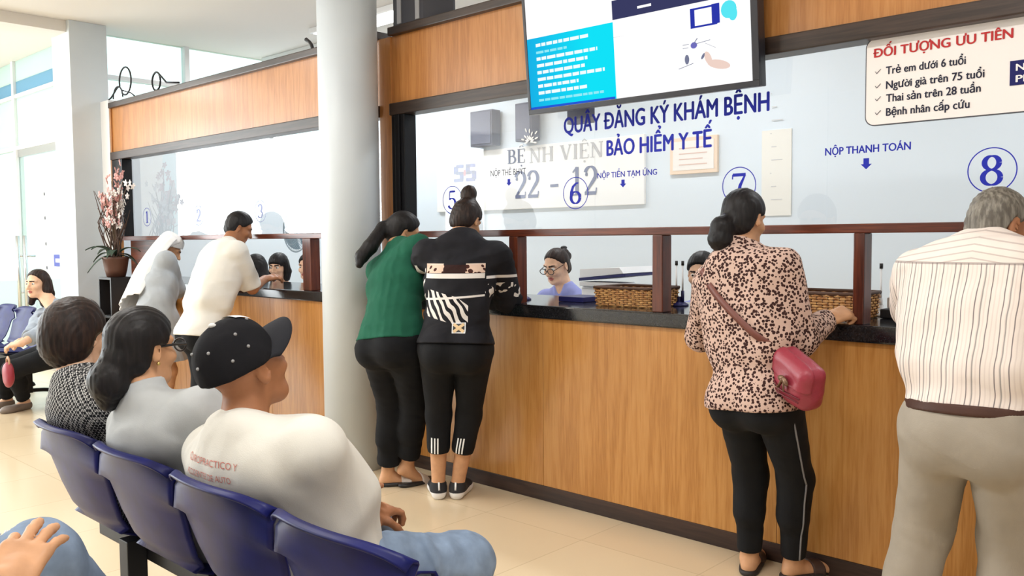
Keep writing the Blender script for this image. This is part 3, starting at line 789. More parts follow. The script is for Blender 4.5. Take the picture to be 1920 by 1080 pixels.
h.build('door_handle', M_chrome, dr, True)
# printed notices on the door
for i, (xa, za, xb, zb_) in enumerate([(-10.0, 1.5, -9.0, 2.05), (-10.0, .98, -9.0, 1.44)]):
    pn = MB().box(xa, xb, E1-.006, E1-.002, za, zb_).build('paper_notice', M_paper)
    tag(pn, ['upper white notice stuck on the glass entrance door', 'lower white notice stuck on the glass entrance door'][i], 'notice', 'notices on the entrance door')
    for k in range(4):
        MB().ball((xa+.18+.5*(k % 2), E1-.008, za+.1+.25*(k//2)), (.014, .003, .02), 8, 6).build('printed_dot', M_black, pn)
MB_ = MB().box(-9.55, -8.95, E1-.03, E1-.012, 1.1, 1.22).build('door_sign', mat('blue sign face', lin(70, 84, 168), .5)); tag(MB_, 'small blue plate sign on the entrance door beside the pillar', 'sign')
MB().box(-9.5, -9.3, E1-.033, E1-.03, 1.14, 1.18).box(-9.27, -9.0, E1-.033, E1-.03, 1.14, 1.18).build('printed_line', M_white, MB_)

# ------------------------------------------------------------------ counter: right run, left run
ZT, ZB, ZK = 1.008, .941, .078                   # worktop top, worktop underside, kick board top
PXL, PXR = -4.19, 2.2; LXL, LXR = -8.06, -4.19
def counter(x0, x1, label):
    r = empty('reception_counter', ((x0+x1)/2, D, 0), label=label, cat='counter', group='wood fronted reception counters')
    n = max(1, round((x1-x0)/1.22)); w = (x1-x0)/n
    for i in range(n): MB().box(x0+i*w, x0+(i+1)*w-.002, D, D+.03, ZK, ZB, .0015).build('front_panel', M_wood, r)
    MB().box(x0, x1, D-.004, D+.03, 0, ZK, .002).build('kick_board', M_kick, r)
    MB().box(x0, x1, D+.55, D+.58, 0, ZB).build('rear_panel', M_white, r)
    for xe in (x0, x1-.03): MB().box(xe, xe+.03, D+.03, D+.55, 0, ZB).build('end_panel', M_wood, r)
    wt = MB().box(x0, x1, D-.02, D+.62, ZB, ZT, .008).build('worktop', M_granite)
    return r, wt
rc, wt = counter(PXL, PXR, 'long wood fronted reception counter right of the round column'); tag(wt, 'black granite worktop on the right counter', 'worktop', 'black granite worktops')
lc, wt = counter(LXL, LXR, 'wood fronted reception counter left of the round column'); tag(wt, 'black granite worktop on the left counter', 'worktop', 'black granite worktops')

# ------------------------------------------------------------------ glazed partitions above the counters
ZR0, ZR1 = 1.366, 1.388                          # wooden rail
ZG1 = 2.078; ZF0, ZF1 = 2.148, 2.54; ZTOP = 2.588
YG = D+.035
def partition(x0, x1, posts, seams, label):
    r = empty('glazed_partition', ((x0+x1)/2, YG, ZT), label=label, cat='partition', group='glazed partitions over the counters')
    MB().box(x0, x1, D+.0, D+.07, ZR0-.008, ZR1+.006, .004).build('rail', M_redwood, r)
    for a, b in posts: MB().box(a, b, D+.0, D+.075, ZT+.0005, ZR0-.008, .004).build('post', M_redpost, r)
    ed = [x0]+seams+[x1]
    for a, b in zip(ed[:-1], ed[1:]): MB().box(a+.0015, b-.0015, YG-.004, YG+.004, ZR1+.006, ZG1+.02).build('glass_pane', M_glass, r)
    MB().box(x0, x1, D-.03, D+.08, ZG1, ZF0, .006).build('transom_beam', M_dark, r)
    MB().box(x0, x1, D-.0, D+.06, ZF0, ZF1).build('fascia_panel', M_fasc, r)
    MB().box(x0-.0, x1, D-.035, D+.09, ZF1, ZTOP, .006).build('top_trim', M_dark, r)
    return r
FX = -3.95
pr = partition(-4.08, PXR, [(-3.145, -3.085), (-2.25, -2.195), (-1.333, -1.29), (-.4, -.345), (.55, .6)], [-2.6, -1.452, -.3, .9], 'right glazed partition with blue lettering over the long counter')
MB().box(-4.19, -4.08, D-.012, D+.07, ZT+.0005, ZF1, .004).build('end_post', M_fasc, pr)
MB().box(-4.07, -3.955, D-.02, D+.07, ZR1+.007, ZG1-.001, .004).box(-4.03, -3.99, D-.03, D-.018, ZR1+.007, ZG1-.001, .003).build('window_jamb', M_alu, pr)
pl = partition(-8.04, -4.19, [(-5.06, -4.965), (-7.2, -7.12)], [-6.55, -5.3], 'left glazed partition over the shorter counter')
MB().box(-8.2, -8.04, D-.012, D+.07, ZT+.0005, ZF1+.02, .004).build('end_post', M_fasc, pl)
MB().box(-8.03, -7.82, D-.02, D+.07, ZR1+.007, ZG1-.001, .004).build('window_jamb', M_alu, pl)
MB().box(-7.95, -7.3, D+.09, D+.11, ZT+.001, ZR0-.01, .003).build('side_board', M_redwood, pl)

# blue lettering and window numbers on the glass
YT = YG-.006
def px_text(name, body, p0, p1, cap_px, m, parent, Y=YT, bold=.02, fn=lettering, **k):
    """p0, p1: baseline ends in the photo; cap_px capital height there"""
    a = at(*p0, Y); b = at(*p1, Y); c = at(p0[0], p0[1]-cap_px, Y)
    return fn(name, body, a[0], b[0], (a[2]+b[2])/2, c[2]-a[2], m, parent, Y, **({'bold': bold} if fn is lettering else {}), **k)
px_text('lettering', 'QUẦY ĐĂNG KÝ KHÁM BỆNH', (1057, 250), (1443, 208), 29, M_blue, pr, bold=.035)
px_text('lettering', 'BẢO HIỂM Y TẾ', (1137, 292), (1335, 275), 28, M_blue, pr, bold=.035)
px_text('lettering', 'NỘP THANH TOÁN', (1547, 290), (1708, 282), 13.5, M_blue, pr, bold=.03)
px_text('lettering', 'NỘP TIỀN TẠM ỨNG', (1120, 333), (1232, 329), 10, M_blue, pr, bold=.02)
px_text('lettering', 'NỘP THẺ BHYT', (920, 331), (986, 326), 11, M_black, pr, bold=.0)
def arrow(px, py, s, parent):
    c = at(px, py, YT); a = s/2
    MB().prism([(c[0]-a*.5, c[2]+a), (c[0]-a*.5, c[2]-a*.05), (c[0]-a, c[2]-a*.05), (c[0], c[2]-a), (c[0]+a, c[2]-a*.05), (c[0]+a*.5, c[2]-a*.05), (c[0]+a*.5, c[2]+a)], YT, YT+.001).build('arrow_mark', M_blue, parent)
arrow(1624, 307, .042, pr); arrow(1168, 344, .036, pr); arrow(954, 342, .036, pr)
def number(ch, px, py, r, m, parent, dig):
    c = at(px, py, YT); b = bmesh.new(); n = 48
    for k in range(n):
        a0, a1 = 2*math.pi*k/n, 2*math.pi*(k+1)/n
        b.faces.new([b.verts.new((c[0]+q*math.cos(a), YT, c[2]+q*math.sin(a))) for a, q in ((a0, r), (a1, r), (a1, r-.004), (a0, r-.004))])
    me = bpy.data.meshes.new('window_number'); b.to_mesh(me); b.free(); o = link('window_number', me, m, parent)
    serif('digit', ch, c[0]-dig*.34, c[0]+dig*.34, c[2]-dig*.5, dig, m, o, YT-.0005)
M_pale = ink('pale blue lettering', lin(150, 160, 205))  # paler blue for the left window numbers after the first
for ch, px, py in (('8', 1860, 319), ('7', 1385.5, 348), ('6', 1079, 362), ('5', 848, 375)): number(ch, px, py, .079, M_blue, pr, .105)
for ch, px, py in (('1', 275.5, 407), ('2', 372, 404), ('3', 488, 396)): number(ch, px, py, .079, M_blue if ch == '1' else M_pale, pl, .1)
# ------------------------------------------------------------------ unseen ceiling lamps, added (each carries its own light)
M_diff = emit('lamp diffuser', (1, .98, .95), 5.0)
for i, (x, y) in enumerate(LAMPS+LAMPS_STAFF):
    st_ = i >= len(LAMPS)
    r = empty('added_ceiling_light', (x, y, CEIL), label=('unseen white strip light added over the staff area' if st_ else 'unseen white strip light added over the waiting hall'), cat='ceiling light', group='added strip lights over the staff area' if st_ else 'added strip lights over the waiting hall')
    MB().box(x-.62, x+.62, y-.15, y+.15, CEIL-.05, CEIL-.0005, .006).build('housing', M_white, r)
    MB().box(x-.59, x+.59, y-.12, y+.12, CEIL-.056, CEIL-.0505).build('diffuser', M_diff, r)
    l = area('lamp_glow', (x, y, CEIL-.07), (0, 0, 0), 1.15, .22, LAMP_STAFF_W if st_ else LAMP_W, (1, .985, .96) if not st_ else (.95, .98, 1))
    l.parent = r; l.matrix_parent_inverse = Matrix.Translation(r.location).inverted()

# ------------------------------------------------------------------ staff room wall: hospital sign, boxes, frames
YS = YB-.03
a = at(818, 282, YS); b = at(1208, 383, YS); zt = at(1100, 262, YS)[2]
sg_ = empty('wall_sign', ((a[0]+b[0])/2, YB, b[2]), label='white hospital name board on the wall behind the counter glass', cat='sign')
MB().box(a[0], b[0], YS, YB-.001, b[2], zt, .006).build('sign_board', mat('sign board white', lin(244, 244, 242), .5), sg_)
YL = YS-.004
M_slate = ink('slate lettering', lin(84, 92, 120)); M_steel = ink('grey blue lettering', lin(120, 128, 156))
px_text('lettering', 'BE^.', (952, 307), (986, 305), 26, M_slate, sg_, YL, fn=serif)
px_text('lettering', 'NH VIE^.N', (993, 304), (1132, 295), 27, M_washink, sg_, YL, fn=serif)  # paler ink paints in the bright reflection washing over these letters
px_text('lettering', '22 - 12', (965, 373), (1120, 364), 50, M_steel, sg_, YL, fn=serif)
# square S emblem with a small red cross
c0 = at(851, 342, YL); c1 = at(893, 306, YL); u = (c1[0]-c0[0])/10; w = (c1[2]-c0[2])/10
E_ = lambda x0, x1, z0, z1: (c0[0]+x0*u, c0[0]+x1*u, YL-.002, YL, c0[2]+z0*w, c0[2]+z1*w)
eb = MB()
for q in ((1, 4.4, 8, 10), (0, 2, 4.6, 9), (1, 4.4, 4.2, 6), (2.6, 4.4, 1, 5), (0, 4.2, 0, 2), (5.4, 9.6, 8, 10), (5.4, 7.2, 4, 9), (6, 9.4, 4.2, 6), (8, 10, 1, 5.6), (5.4, 9.4, 0, 2)): eb.box(*E_(*q))
eb.build('emblem', ink('emblem blue', lin(34, 40, 112)), sg_)
MB().box(*E_(4.5, 5.3, 3.2, 6.9)).box(*E_(3.4, 6.4, 4.7, 5.5)).build('emblem_cross', M_red, sg_)
eb2 = MB()
for k_ in (4.7, 5.9, 7.0, 8.6): eb2.box(*E_(k_, k_+.75, -3.4, -1.6))
eb2.build('small_print', M_steel, sg_)
# white leaf sprig behind the emblem letters on the glass
sp = MB(); c = at(992, 262, YT)
for k in range(9):
    a_ = math.radians(-10+k*25); L_ = .045+.012*(k % 3)
    for j in range(2):
        q = Vector((c[0]+.004+math.cos(a_)*L_*(.35+.5*j), YT-.001, c[2]-.01+math.sin(a_)*L_*(.35+.6*j)))
        sp.ball(q, (.012, .0012, .0045), 8, 6, Matrix.Rotation(-a_, 3, 'Y'))
sp.build('leaf_sprig', M_white, pr)
M_dkgrey = mat('dark grey box', lin(96, 100, 118), .6)
for i, (xa, xb, za, zb_, lab) in enumerate([(882, 922, 276, 204, 'left dark grey wall speaker above the hospital name board'), (966, 996, 266, 190, 'right dark grey wall speaker half hidden by the hanging screen')]):
    p0 = at(xa, za, YB-.14); p1 = at(xb, zb_, YB-.14)
    r = empty('wall_speaker', ((p0[0]+p1[0])/2, YB, p0[2]), label=lab, cat='speaker', group='grey wall speakers')
    MB().box(p0[0], p1[0], YB-.14, YB-.02, p0[2], p1[2], .008).build('cabinet', M_dkgrey, r)
    MB().box(p0[0]+.015, p1[0]-.015, YB-.147, YB-.1395, p0[2]+.02, p1[2]-.02, .003).build('grille', mat('grey mesh', lin(112, 116, 134), .8), r)
    MB().box((p0[0]+p1[0])/2-.03, (p0[0]+p1[0])/2+.03, YB-.02, YB-.001, p0[2]+.08, p1[2]-.08).build('bracket', M_blackp, r)
p0 = at(1256, 328, YS); p1 = at(1345, 252, YS)
r = empty('framed_certificate', ((p0[0]+p1[0])/2, YB, p0[2]), label='pale framed certificate with a thin orange border right of the name board', cat='frame')
MB().box(p0[0], p1[0], YS, YB-.001, p0[2], p1[2], .003).build('frame', mat('pale orange frame', lin(238, 214, 190), .6), r)
MB().box(p0[0]+.03, p1[0]-.03, YS-.003, YS, p0[2]+.03, p1[2]-.03).build('certificate_paper', mat('certificate paper', lin(240, 236, 230), .7), r)
b = MB(); hh = p1[2]-p0[2]
for k in range(4): b.box(p0[0]+.09, p1[0]-.09-.04*(k % 2), YS-.005, YS-.003, p0[2]+hh*(.24+.15*k), p0[2]+hh*(.24+.15*k)+.008)
b.build('printed_lines', mat('faint red print', lin(222, 190, 178), .7), r)
p0 = at(1425, 405, YS); p1 = at(1482, 240, YS)
r = empty('wall_notice', ((p0[0]+p1[0])/2, YB, p0[2]), label='tall cream paper notice on the staff wall under the screen', cat='notice')
MB().box(p0[0], p1[0], YS+.02, YB-.001, p0[2], p1[2]).build('paper', mat('cream notice paper', lin(238, 236, 228), .8), r)
b = MB()
for k in range(9): b.box(p0[0]+.08, p1[0]-.07-.05*(k % 3), YS+.018, YS+.02, p0[2]+.12+.1*k, p0[2]+.126+.1*k)
b.build('printed_lines', mat('pale grey print', lin(208, 208, 208), .8), r)

# ------------------------------------------------------------------ hanging screen
BL = Vector(at(993, 216, D-.10)); BR = Vector(at(1426, 161, D-.10)); wx = (BR-BL); TW = wx.length; TH = .74
mx_ = wx.normalized(); tilt = math.radians(5.5); upv = Vector((0, -math.sin(tilt), math.cos(tilt))); upv = (upv-mx_*upv.dot(mx_)).normalized(); nv = upv.cross(mx_)   # nv points into the room wall
TM = Matrix(((mx_.x, nv.x, upv.x, BL.x), (mx_.y, nv.y, upv.y, BL.y), (mx_.z, nv.z, upv.z, BL.z), (0, 0, 0, 1)))
tv = empty('hanging_screen', tuple(BL+mx_*TW/2), label='large flat information screen hung above the blue lettering', cat='screen')
def tbox(x0, x1, y0, y1, z0, z1, name, m, par, bev=0.0): return MB().box(x0, x1, y0, y1, z0, z1, bev, TM).build(name, m, par)
M_bez = mat('screen bezel', (.018, .018, .026), .3)
tbox(0, TW, .004, .05, 0, TH, 'casing', M_bez, tv, .004)
bz = MB(); B_ = .024
for q in ((0, TW, 0, B_), (0, TW, TH-B_, TH), (0, B_*.7, B_, TH-B_), (TW-B_*1.3, TW, B_, TH-B_)): bz.box(q[0], q[1], -.006, .006, q[2], q[3], .002, TM)
bz.build('bezel', M_bez, tv)
e_w = emit('screen white', (1, 1, 1), 1.05); e_c = bpy.data.materials.new('screen cyan panel'); e_c.use_nodes = True; g_ = e_c.node_tree; g_.nodes.remove(g_.nodes['Principled BSDF']); em = g_.nodes.new('ShaderNodeEmission')
tc = g_.nodes.new('ShaderNodeTexCoord'); sx = g_.nodes.new('ShaderNodeSeparateXYZ'); cr = g_.nodes.new('ShaderNodeValToRGB'); g_.links.new(tc.outputs['Generated'], sx.inputs[0]); g_.links.new(sx.outputs[0], cr.inputs[0]); g_.links.new(cr.outputs[0], em.inputs[0]); g_.links.new(em.outputs[0], g_.nodes['Material Output'].inputs[0])
cr.color_ramp.elements[0].color = (*lin(24, 178, 232), 1); cr.color_ramp.elements[1].color = (*lin(18, 226, 248), 1); cr.color_ramp.elements[0].position = .0; cr.color_ramp.elements[1].position = .7
e_n = emit('screen navy', lin(58, 60, 98), 1.0); e_b = emit('screen blue ink', lin(44, 56, 170), 1.0); e_t = emit('screen text', (.9, 1, 1), 1.0); e_g = emit('screen grey sketch', lin(120, 124, 150), 1.0); e_p = emit('screen pink sketch', lin(240, 212, 200), 1.0); e_cy = emit('screen cyan blob', lin(90, 232, 245), 1.0); e_sh = emit('screen pale text', lin(150, 236, 248), 1.0)
scr = tbox(B_*.7, TW-B_*1.3, -.002, .003, B_, TH-B_, 'screen_panel', e_w, tv)
x0, x1, z0, z1 = B_*.7, TW-B_*1.3, B_, TH-B_
SW = x1-x0
ZV = lambda z: z0+(z-z0)*.87
ZR = lambda z: z0+(z-z0)*.76
def sbox(xa, xb, za, zb_, name, m, y=-.0035): return tbox(x0+xa*SW, x0+xb*SW, y, y+.001, ZV(za), ZV(zb_), name, m, scr)
sbox(0, .435, z0, z0+.385, 'cyan_panel', e_c)
sbox(.0, .43, z0, z0+.012, 'cyan_panel_edge', emit('screen deep blue', lin(40, 90, 214), 1.0), -.0045)
sbox(.435, 1, z0+.395, z0+.49, 'header_band', e_n); sbox(.55, .61, z0+.425, z0+.437, 'header_dash', e_w, -.005)
rnd = random.Random(4); rows = MB(); rows2 = MB()
for k, Lr in enumerate([.27, .16, .31, .26, .245, .34, .21, .25, .33]):
    mb_ = rows2 if k in (1, 8) else rows; xx = .048; zz = z0+.335-k*.037
    while xx < .048+Lr:
        wl_ = rnd.uniform(.018, .045); e1 = min(xx+wl_, .048+Lr)
        mb_.box(x0+xx*SW, x0+e1*SW, -.0062, -.005, ZV(zz), ZV(zz)+(.011 if k in (1, 8) else .015), .0, TM); xx = e1+.006
rows.build('text_rows', e_t, scr); rows2.build('pale_text_rows', e_sh, scr)
tvb = MB()
for q in ((.735, .83, z0+.415, z0+.425), (.735, .83, z0+.32, z0+.33), (.735, .742, z0+.325, z0+.42), (.82, .84, z0+.325, z0+.428)): tvb.box(x0+(q[0]+.035)*SW, x0+(q[1]+.045)*SW, -.0045, -.0035, ZR(q[2]), ZR(q[3]), 0, TM)
tvb.build('screen_drawing', e_b, scr)
def sball(cx, cz, rx, rz, m, name, rot=0): MB().ball(TM @ Vector((x0+(cx+.035)*SW, -.004, ZR(cz))), (rx, .0008, rz), 14, 8, TM.to_3x3() @ Matrix.Rotation(rot, 3, 'Y')).build(name, m, scr)
sball(.885, z0+.385, .036, .035, e_cy, 'cyan_spot'); sball(.90, z0+.36, .02, .028, e_cy, 'cyan_spot')
sk = MB()
for p, q in (((.745, .235), (.81, .245)), ((.79, .232), (.83, .20)), ((.70, .24), (.725, .24)), ((.70, .222), (.722, .222)), ((.68, .115), (.74, .135)), ((.76, .265), (.745, .24))): sk.bar(TM @ Vector((x0+(p[0]+.035)*SW, -.004, ZR(z0+p[1]))), TM @ Vector((x0+(q[0]+.035)*SW, -.004, ZR(z0+q[1]))), .004, .001)
sk.build('grey_drawing', e_g, scr); sball(.745, z0+.23, .016, .013, emit('screen violet', lin(112, 110, 190), 1.0), 'violet_spot'); sball(.715, z0+.16, .011, .02, e_g, 'grey_spot'); sball(.78, z0+.165, .006, .014, e_g, 'grey_spot', .6)
sball(.84, z0+.11, .055, .018, e_p, 'pink_spot', .25); sball(.80, z0+.15, .015, .03, e_p, 'pink_spot', -.4)
MB().box(BL.x+TW*.42, BL.x+TW*.58, D-.13, D-.036, 2.24, 2.5).build('wall_bracket', M_blackp, tv)
MB().bar(BL+mx_*TW*.42+nv*.05+upv*.3, BL+mx_*TW*.58+nv*.05+upv*.3, .05).build('bracket_bar', M_blackp, tv)
# short grey bracket foot showing under the left of the screen
MB().box(at(1068, 210, D+.1)[0], at(1108, 210, D+.1)[0], D+.081, D+.13, at(1068, 234, D+.1)[2], 2.14).build('cable_box', M_dkgrey, pr)

# ------------------------------------------------------------------ priority board on the glass
YP = YG-.012
pa = at(1622, 238, YP); pz = at(1628, 74, YP)[2]; pxr = pa[0]+.99; pz0 = pa[2]
ps = empty('priority_sign', (pa[0]+.5, YP, pz0), label='white rounded board with a red heading and a black list on the glass', cat='sign')
def rrect(x0, x1, z0, z1, r, n=6):
    o = []
    for cx, cz, a0 in ((x1-r, z1-r, 0), (x0+r, z1-r, 90), (x0+r, z0+r, 180), (x1-r, z0+r, 270)):
        o += [(cx+r*math.cos(math.radians(a0+90*k/n)), cz+r*math.sin(math.radians(a0+90*k/n))) for k in range(n+1)]
    return o
MB().prism(rrect(pa[0], pxr, pz0, pz, .035), YP-.003, YP+.006).build('border', mat('grey sign border', lin(70, 72, 80), .5), ps)
MB().prism(rrect(pa[0]+.004, pxr-.004, pz0+.004, pz-.004, .032), YP-.0045, YP-.0025).build('board', mat('sign face', lin(240, 234, 231), .6), ps)
yq = YP-.0055
px_text('heading', 'ĐỐI TƯỢNG ƯU TIÊN', (1637, 107), (1900, 72), 16, M_red, ps, yq, bold=.03)
for t_, p0, p1 in (('Trẻ em dưới 6 tuổi', (1661, 140), (1811, 119)), ('Người già trên 75 tuổi', (1661, 167), (1846, 144)), ('Thai sản trên 28 tuần', (1661, 191), (1839, 172)), ('Bệnh nhân cấp cứu', (1661, 217), (1818, 202))):
    px_text('list_line', t_, p0, p1, 14, M_black, ps, yq, bold=.025)
    c = at(p0[0]-16, p0[1]-5, yq)
    MB().bar((c[0]-.008, yq, c[2]+.002), (c[0]-.002, yq, c[2]-.006), .004, .001).bar((c[0]-.002, yq, c[2]-.006), (c[0]+.012, yq, c[2]+.009), .003, .001).build('tick_mark', M_black, ps)
q0 = at(1893, 161, yq); q1z = at(1893, 115, yq)[2]
bd = MB().box(q0[0], q0[0]+.17, yq-.001, yq, q0[2], q1z).build('badge', ink('navy badge', lin(30, 32, 96)), ps)
M_w2 = ink('white lettering', lin(240, 240, 240)); hb = q1z-q0[2]
lettering('lettering', 'NỘP', q0[0]+.018, q0[0]+.1, q0[2]+hb*.58, hb*.27, M_w2, bd, yq-.002, .03); lettering('lettering', 'PHIẾU', q0[0]+.018, q0[0]+.14, q0[2]+hb*.12, hb*.27, M_w2, bd, yq-.002, .03)

# ------------------------------------------------------------------ things on top of the partitions
q = at(745, 46, D+.03)
r = empty('loudspeaker', (q[0]+.2, D+.03, ZTOP), label='dark angular loudspeaker box standing on top of the right partition', cat='speaker')
M_spk = mat('charcoal box', lin(52, 53, 62), .6)
X0 = q[0]
MB().prism([(X0, D-.0), (X0+.10, D-.03), (X0+.3, D-.03), (X0+.44, D+.07), (X0+.44, D+.085), (X0, D+.085)], ZTOP+.001, ZTOP+.2, 'XY').build('cabinet', M_spk, r)
MB().prism([(X0+.06, D-.03), (X0+.3, D-.035), (X0+.46, D+.085), (X0+.06, D+.085)], ZTOP+.2005, ZTOP+.225, 'XY').build('lid', M_spk, r)
for xx in (.075, .235): MB().box(X0+xx, X0+xx+.035, D-.036, D-.0, ZTOP+.004, ZTOP+.199, .003).build('silver_strip', mat('dull silver', lin(150, 152, 158), .4), r)
MB().box(X0+.1, X0+.32, D-.02, D+.08, ZTOP+.2255, ZTOP+.31, .005).build('top_unit', M_spk, r)
MB().box(X0+.13, X0+.165, D-.03, D-.019, ZTOP+.23, ZTOP+.3).build('silver_strip', M_dkgrey, r)
M_iron = mat('black wrought iron', (.02, .02, .025), .5, .4)
wo = MB(); Yw = D+.02
def curl(cx, cz, r, a0, a1, n=20, y=Yw): return [(cx+r*math.cos(math.radians(a0+(a1-a0)*k/n)), y, cz+r*math.sin(math.radians(a0+(a1-a0)*k/n))) for k in range(n+1)]
W0 = at(192, 192, Yw)[0]
wo.tube([(W0, Yw, ZTOP+.005), (W0+.2, Yw, ZTOP+.06), (W0+.33, Yw, ZTOP+.13)]+curl(W0+.5, ZTOP+.17, .12, 195, -130), .007, 8)
wo.tube(curl(W0+.34, ZTOP+.04, .1, 180, 0), .006, 8).tube([(W0+.42, Yw, ZTOP+.1), (W0+.62, Yw, ZTOP+.05), (W0+.7, Yw, ZTOP+.006)], .006, 8)
tag(wo.build('wire_scroll', M_iron, None, True), 'larger black wire scroll at the left end of the left partition top', 'ornament', 'wire scrolls on the partition top')
wo = MB(); wo.tube(curl(W0+1.1, ZTOP+.09, .075, 400, 60)+[(W0+1.28, Yw, ZTOP+.06), (W0+1.5, Yw, ZTOP+.03)], .008, 8)
tag(wo.build('wire_scroll', M_iron, None, True), 'small black wire scroll with a straight tail on the left partition top', 'ornament', 'wire scrolls on the partition top')
cb_ = [at(*p, D+.02) for p in ((588, 99), (587, 93), (584, 84), (580, 78), (574, 74))]
tag(MB().tube([tuple(c) for c in cb_], [.012, .012, .012, .011, .014], 8).build('cable', M_blackp, None, True), 'short black cable end sticking up from the left partition top', 'cable')

# ------------------------------------------------------------------ things on the counters
M_wick = mat('wicker', lin(196, 140, 78), .55); g = NT(M_wick); g.color(g.ramp(g.noise(g.obj(), 60, 2), [(.3, lin(150, 92, 44)), (.7, lin(226, 178, 112))]))
M_wickd = mat('dark wicker rim', lin(74, 44, 24), .55)
def basket(name, cx, cy, L, W_, H_, label):
    r = empty('wicker_basket', (cx, cy, ZT), label=label, cat='basket', group='wicker baskets on the right counter')
    def wallp(f, n): return [f(k/n) for k in range(n+1)]
    per = []; fl = 1.06
    NP = 2*(int(L/.022)+int(W_/.022)); NP += NP % 2
    def pos(t, z, off):
        s_ = 1+(fl-1)*z/H_; l, w = L/2*s_, W_/2*s_; P_ = 2*(2*l+2*w); d = (t % 1)*(4*l+4*w)
        if d < 2*l: p, n_ = (-l+d, -w), (0, -1)
        elif d < 2*l+2*w: p, n_ = (l, -w+d-2*l), (1, 0)
        elif d < 4*l+2*w: p, n_ = (l-(d-2*l-2*w), w), (0, 1)
        else: p, n_ = (-l, w-(d-4*l-2*w)), (-1, 0)
        return (cx+p[0]+n_[0]*off, cy+p[1]+n_[1]*off, ZT+z)
    b = MB(); rows_ = 9
    for j in range(rows_):
        z = .008+(H_-.016)*j/(rows_-1)
        b.tube([pos(k/NP/2, z, .0045*math.cos(math.pi*(k*.5+j))) for k in range(2*NP+1)], H_/rows_*.46, 6, False)
    b.build('weave', M_wick, r, True)
    b = MB()
    for k in range(NP): b.tube([pos(k/NP+.25/NP, z, 0) for z in (.004, H_-.004)], .0035, 5)
    b.build('stakes', M_wickd, r)
    MB().tube([pos(k/60, H_, 0) for k in range(61)], .0085, 8, False).build('rim', M_wickd, r, True)
    MB().box(cx-L/2, cx+L/2, cy-W_/2, cy+W_/2, ZT+.0008, ZT+.008).build('base', M_wick, r)
bq = at_z(1110, 573, ZT); br_ = at_z(1193, 579, ZT); bw = br_[0]-bq[0]
basket('b1', (bq[0]+br_[0])/2+.03, bq[1]+.135, bw+.03, .23, .092, 'wicker basket left of the woman in the spotted hoodie')
basket('b2', -1.52, D+.24, .3, .22, .105, 'wicker basket behind the fist of the woman in the spotted hoodie')
def pen_stand(px, py, hgt, m, lab, twin=False):
    p = at_z(px, py, ZT); r = empty('pen_stand', (p[0], p[1], ZT), label=lab, cat='pen stand', group='pens on stands along the counter')
    MB().lathe([(.045, .0008), (.045, .006), (.03, .016), (.012, .022), (.012, .045)], (p[0], p[1], ZT), 20).build('base', m, r, True)
    for k in ((-.018, .018) if twin else (0,)):
        x = p[0]+k
        MB().tube([(x, p[1], ZT+.02), (x, p[1], ZT+.075)], .0085, 10).build('socket', m, r, True)
        MB().tube([(x, p[1], ZT+.0751), (x, p[1], ZT+hgt)], .0045, 8).build('pen_barrel', M_white, r, True)
        MB().tube([(x, p[1], ZT+hgt), (x, p[1], ZT+hgt+.022)], .0075, 8).build('pen_cap', M_blackp, r, True)
M_navy = mat('navy plastic', lin(34, 36, 96), .4)
pen_stand(981, 562, .19, M_navy, 'navy pen stand on the counter beside the clerk with glasses')
pen_stand(1274, 573, .2, M_navy, 'twin navy pen stand behind the wicker basket', True)
pen_stand(1651, 592, .2, M_white, 'white pen stand with one upright pen beside the card terminal')
p = at_z(1700, 598, ZT); r = empty('card_terminal', (p[0], p[1], ZT), label='small black and white card terminal beside the striped shirt', cat='card terminal')
MB().box(p[0]-.09, p[0]+.07, p[1]-.05, p[1]+.06, ZT+.0008, ZT+.04, .006).build('casing', M_blackp, r); MB().box(p[0]-.08, p[0]+.06, p[1]+.0, p[1]+.07, ZT+.041, ZT+.085, .004).build('printer_lid', M_white, r)
MB().box(p[0]-.055, p[0]+.03, p[1]-.004, p[1]-.001, ZT+.05, ZT+.075).build('display', mat('grey display', lin(150, 160, 164), .3), r)
# staff desk behind the counter
dk = empty('staff_desk', (-2.8, D+1.0, 0), label='white staff desk running behind the right counter', cat='desk')
MB().box(-4.0, 2.0, D+.64, D+1.25, .72, .75, .003).build('desk_top', M_white, dk)
for x in (-3.95, -1.0, 1.9): MB().box(x, x+.04, D+.68, D+1.2, 0, .72).build('leg_panel', M_white, dk)
dk2 = empty('staff_desk', (-6.0, D+1.0, 0), label='white staff desk running behind the left counter', cat='desk')
MB().box(-7.9, -4.4, D+.64, D+1.25, .72, .75, .003).build('desk_top', M_white, dk2)
for x in (-7.85, -4.5): MB().box(x, x+.04, D+.68, D+1.2, 0, .72).build('leg_panel', M_white, dk2)
p = at(1168, 560, D+1.0); r = empty('printer', (p[0], p[1], .75), label='white office printer with paper trays behind the front wicker basket', cat='printer')
pxc = p[0]
MB().box(pxc-.15, pxc+.2, D+.78, D+1.2, .7508, 1.06, .012).build('casing', M_white, r); MB().box(pxc-.14, pxc+.16, D+.75, D+.9, 1.061, 1.085, .004, Matrix.Identity(4)).build('paper_tray', M_white, r)
MB().prism([(pxc-.15, 1.09), (pxc+.19, 1.125), (pxc+.19, 1.14), (pxc-.15, 1.108)], D+.76, D+1.18).build('dark_slot', M_navy, r)
MB().prism([(pxc-.15, 1.1085), (pxc+.17, 1.141), (pxc+.14, 1.175), (pxc-.15, 1.16)], D+.77, D+1.18).build('lid', M_white, r)
p = at(1485, 520, D+.95); r = empty('computer_monitor', (p[0]-.2, p[1], .75), label='black computer monitor seen past the shoulder of the spotted hoodie', cat='monitor')
mz = at(1485, 506, D+.95)[2]
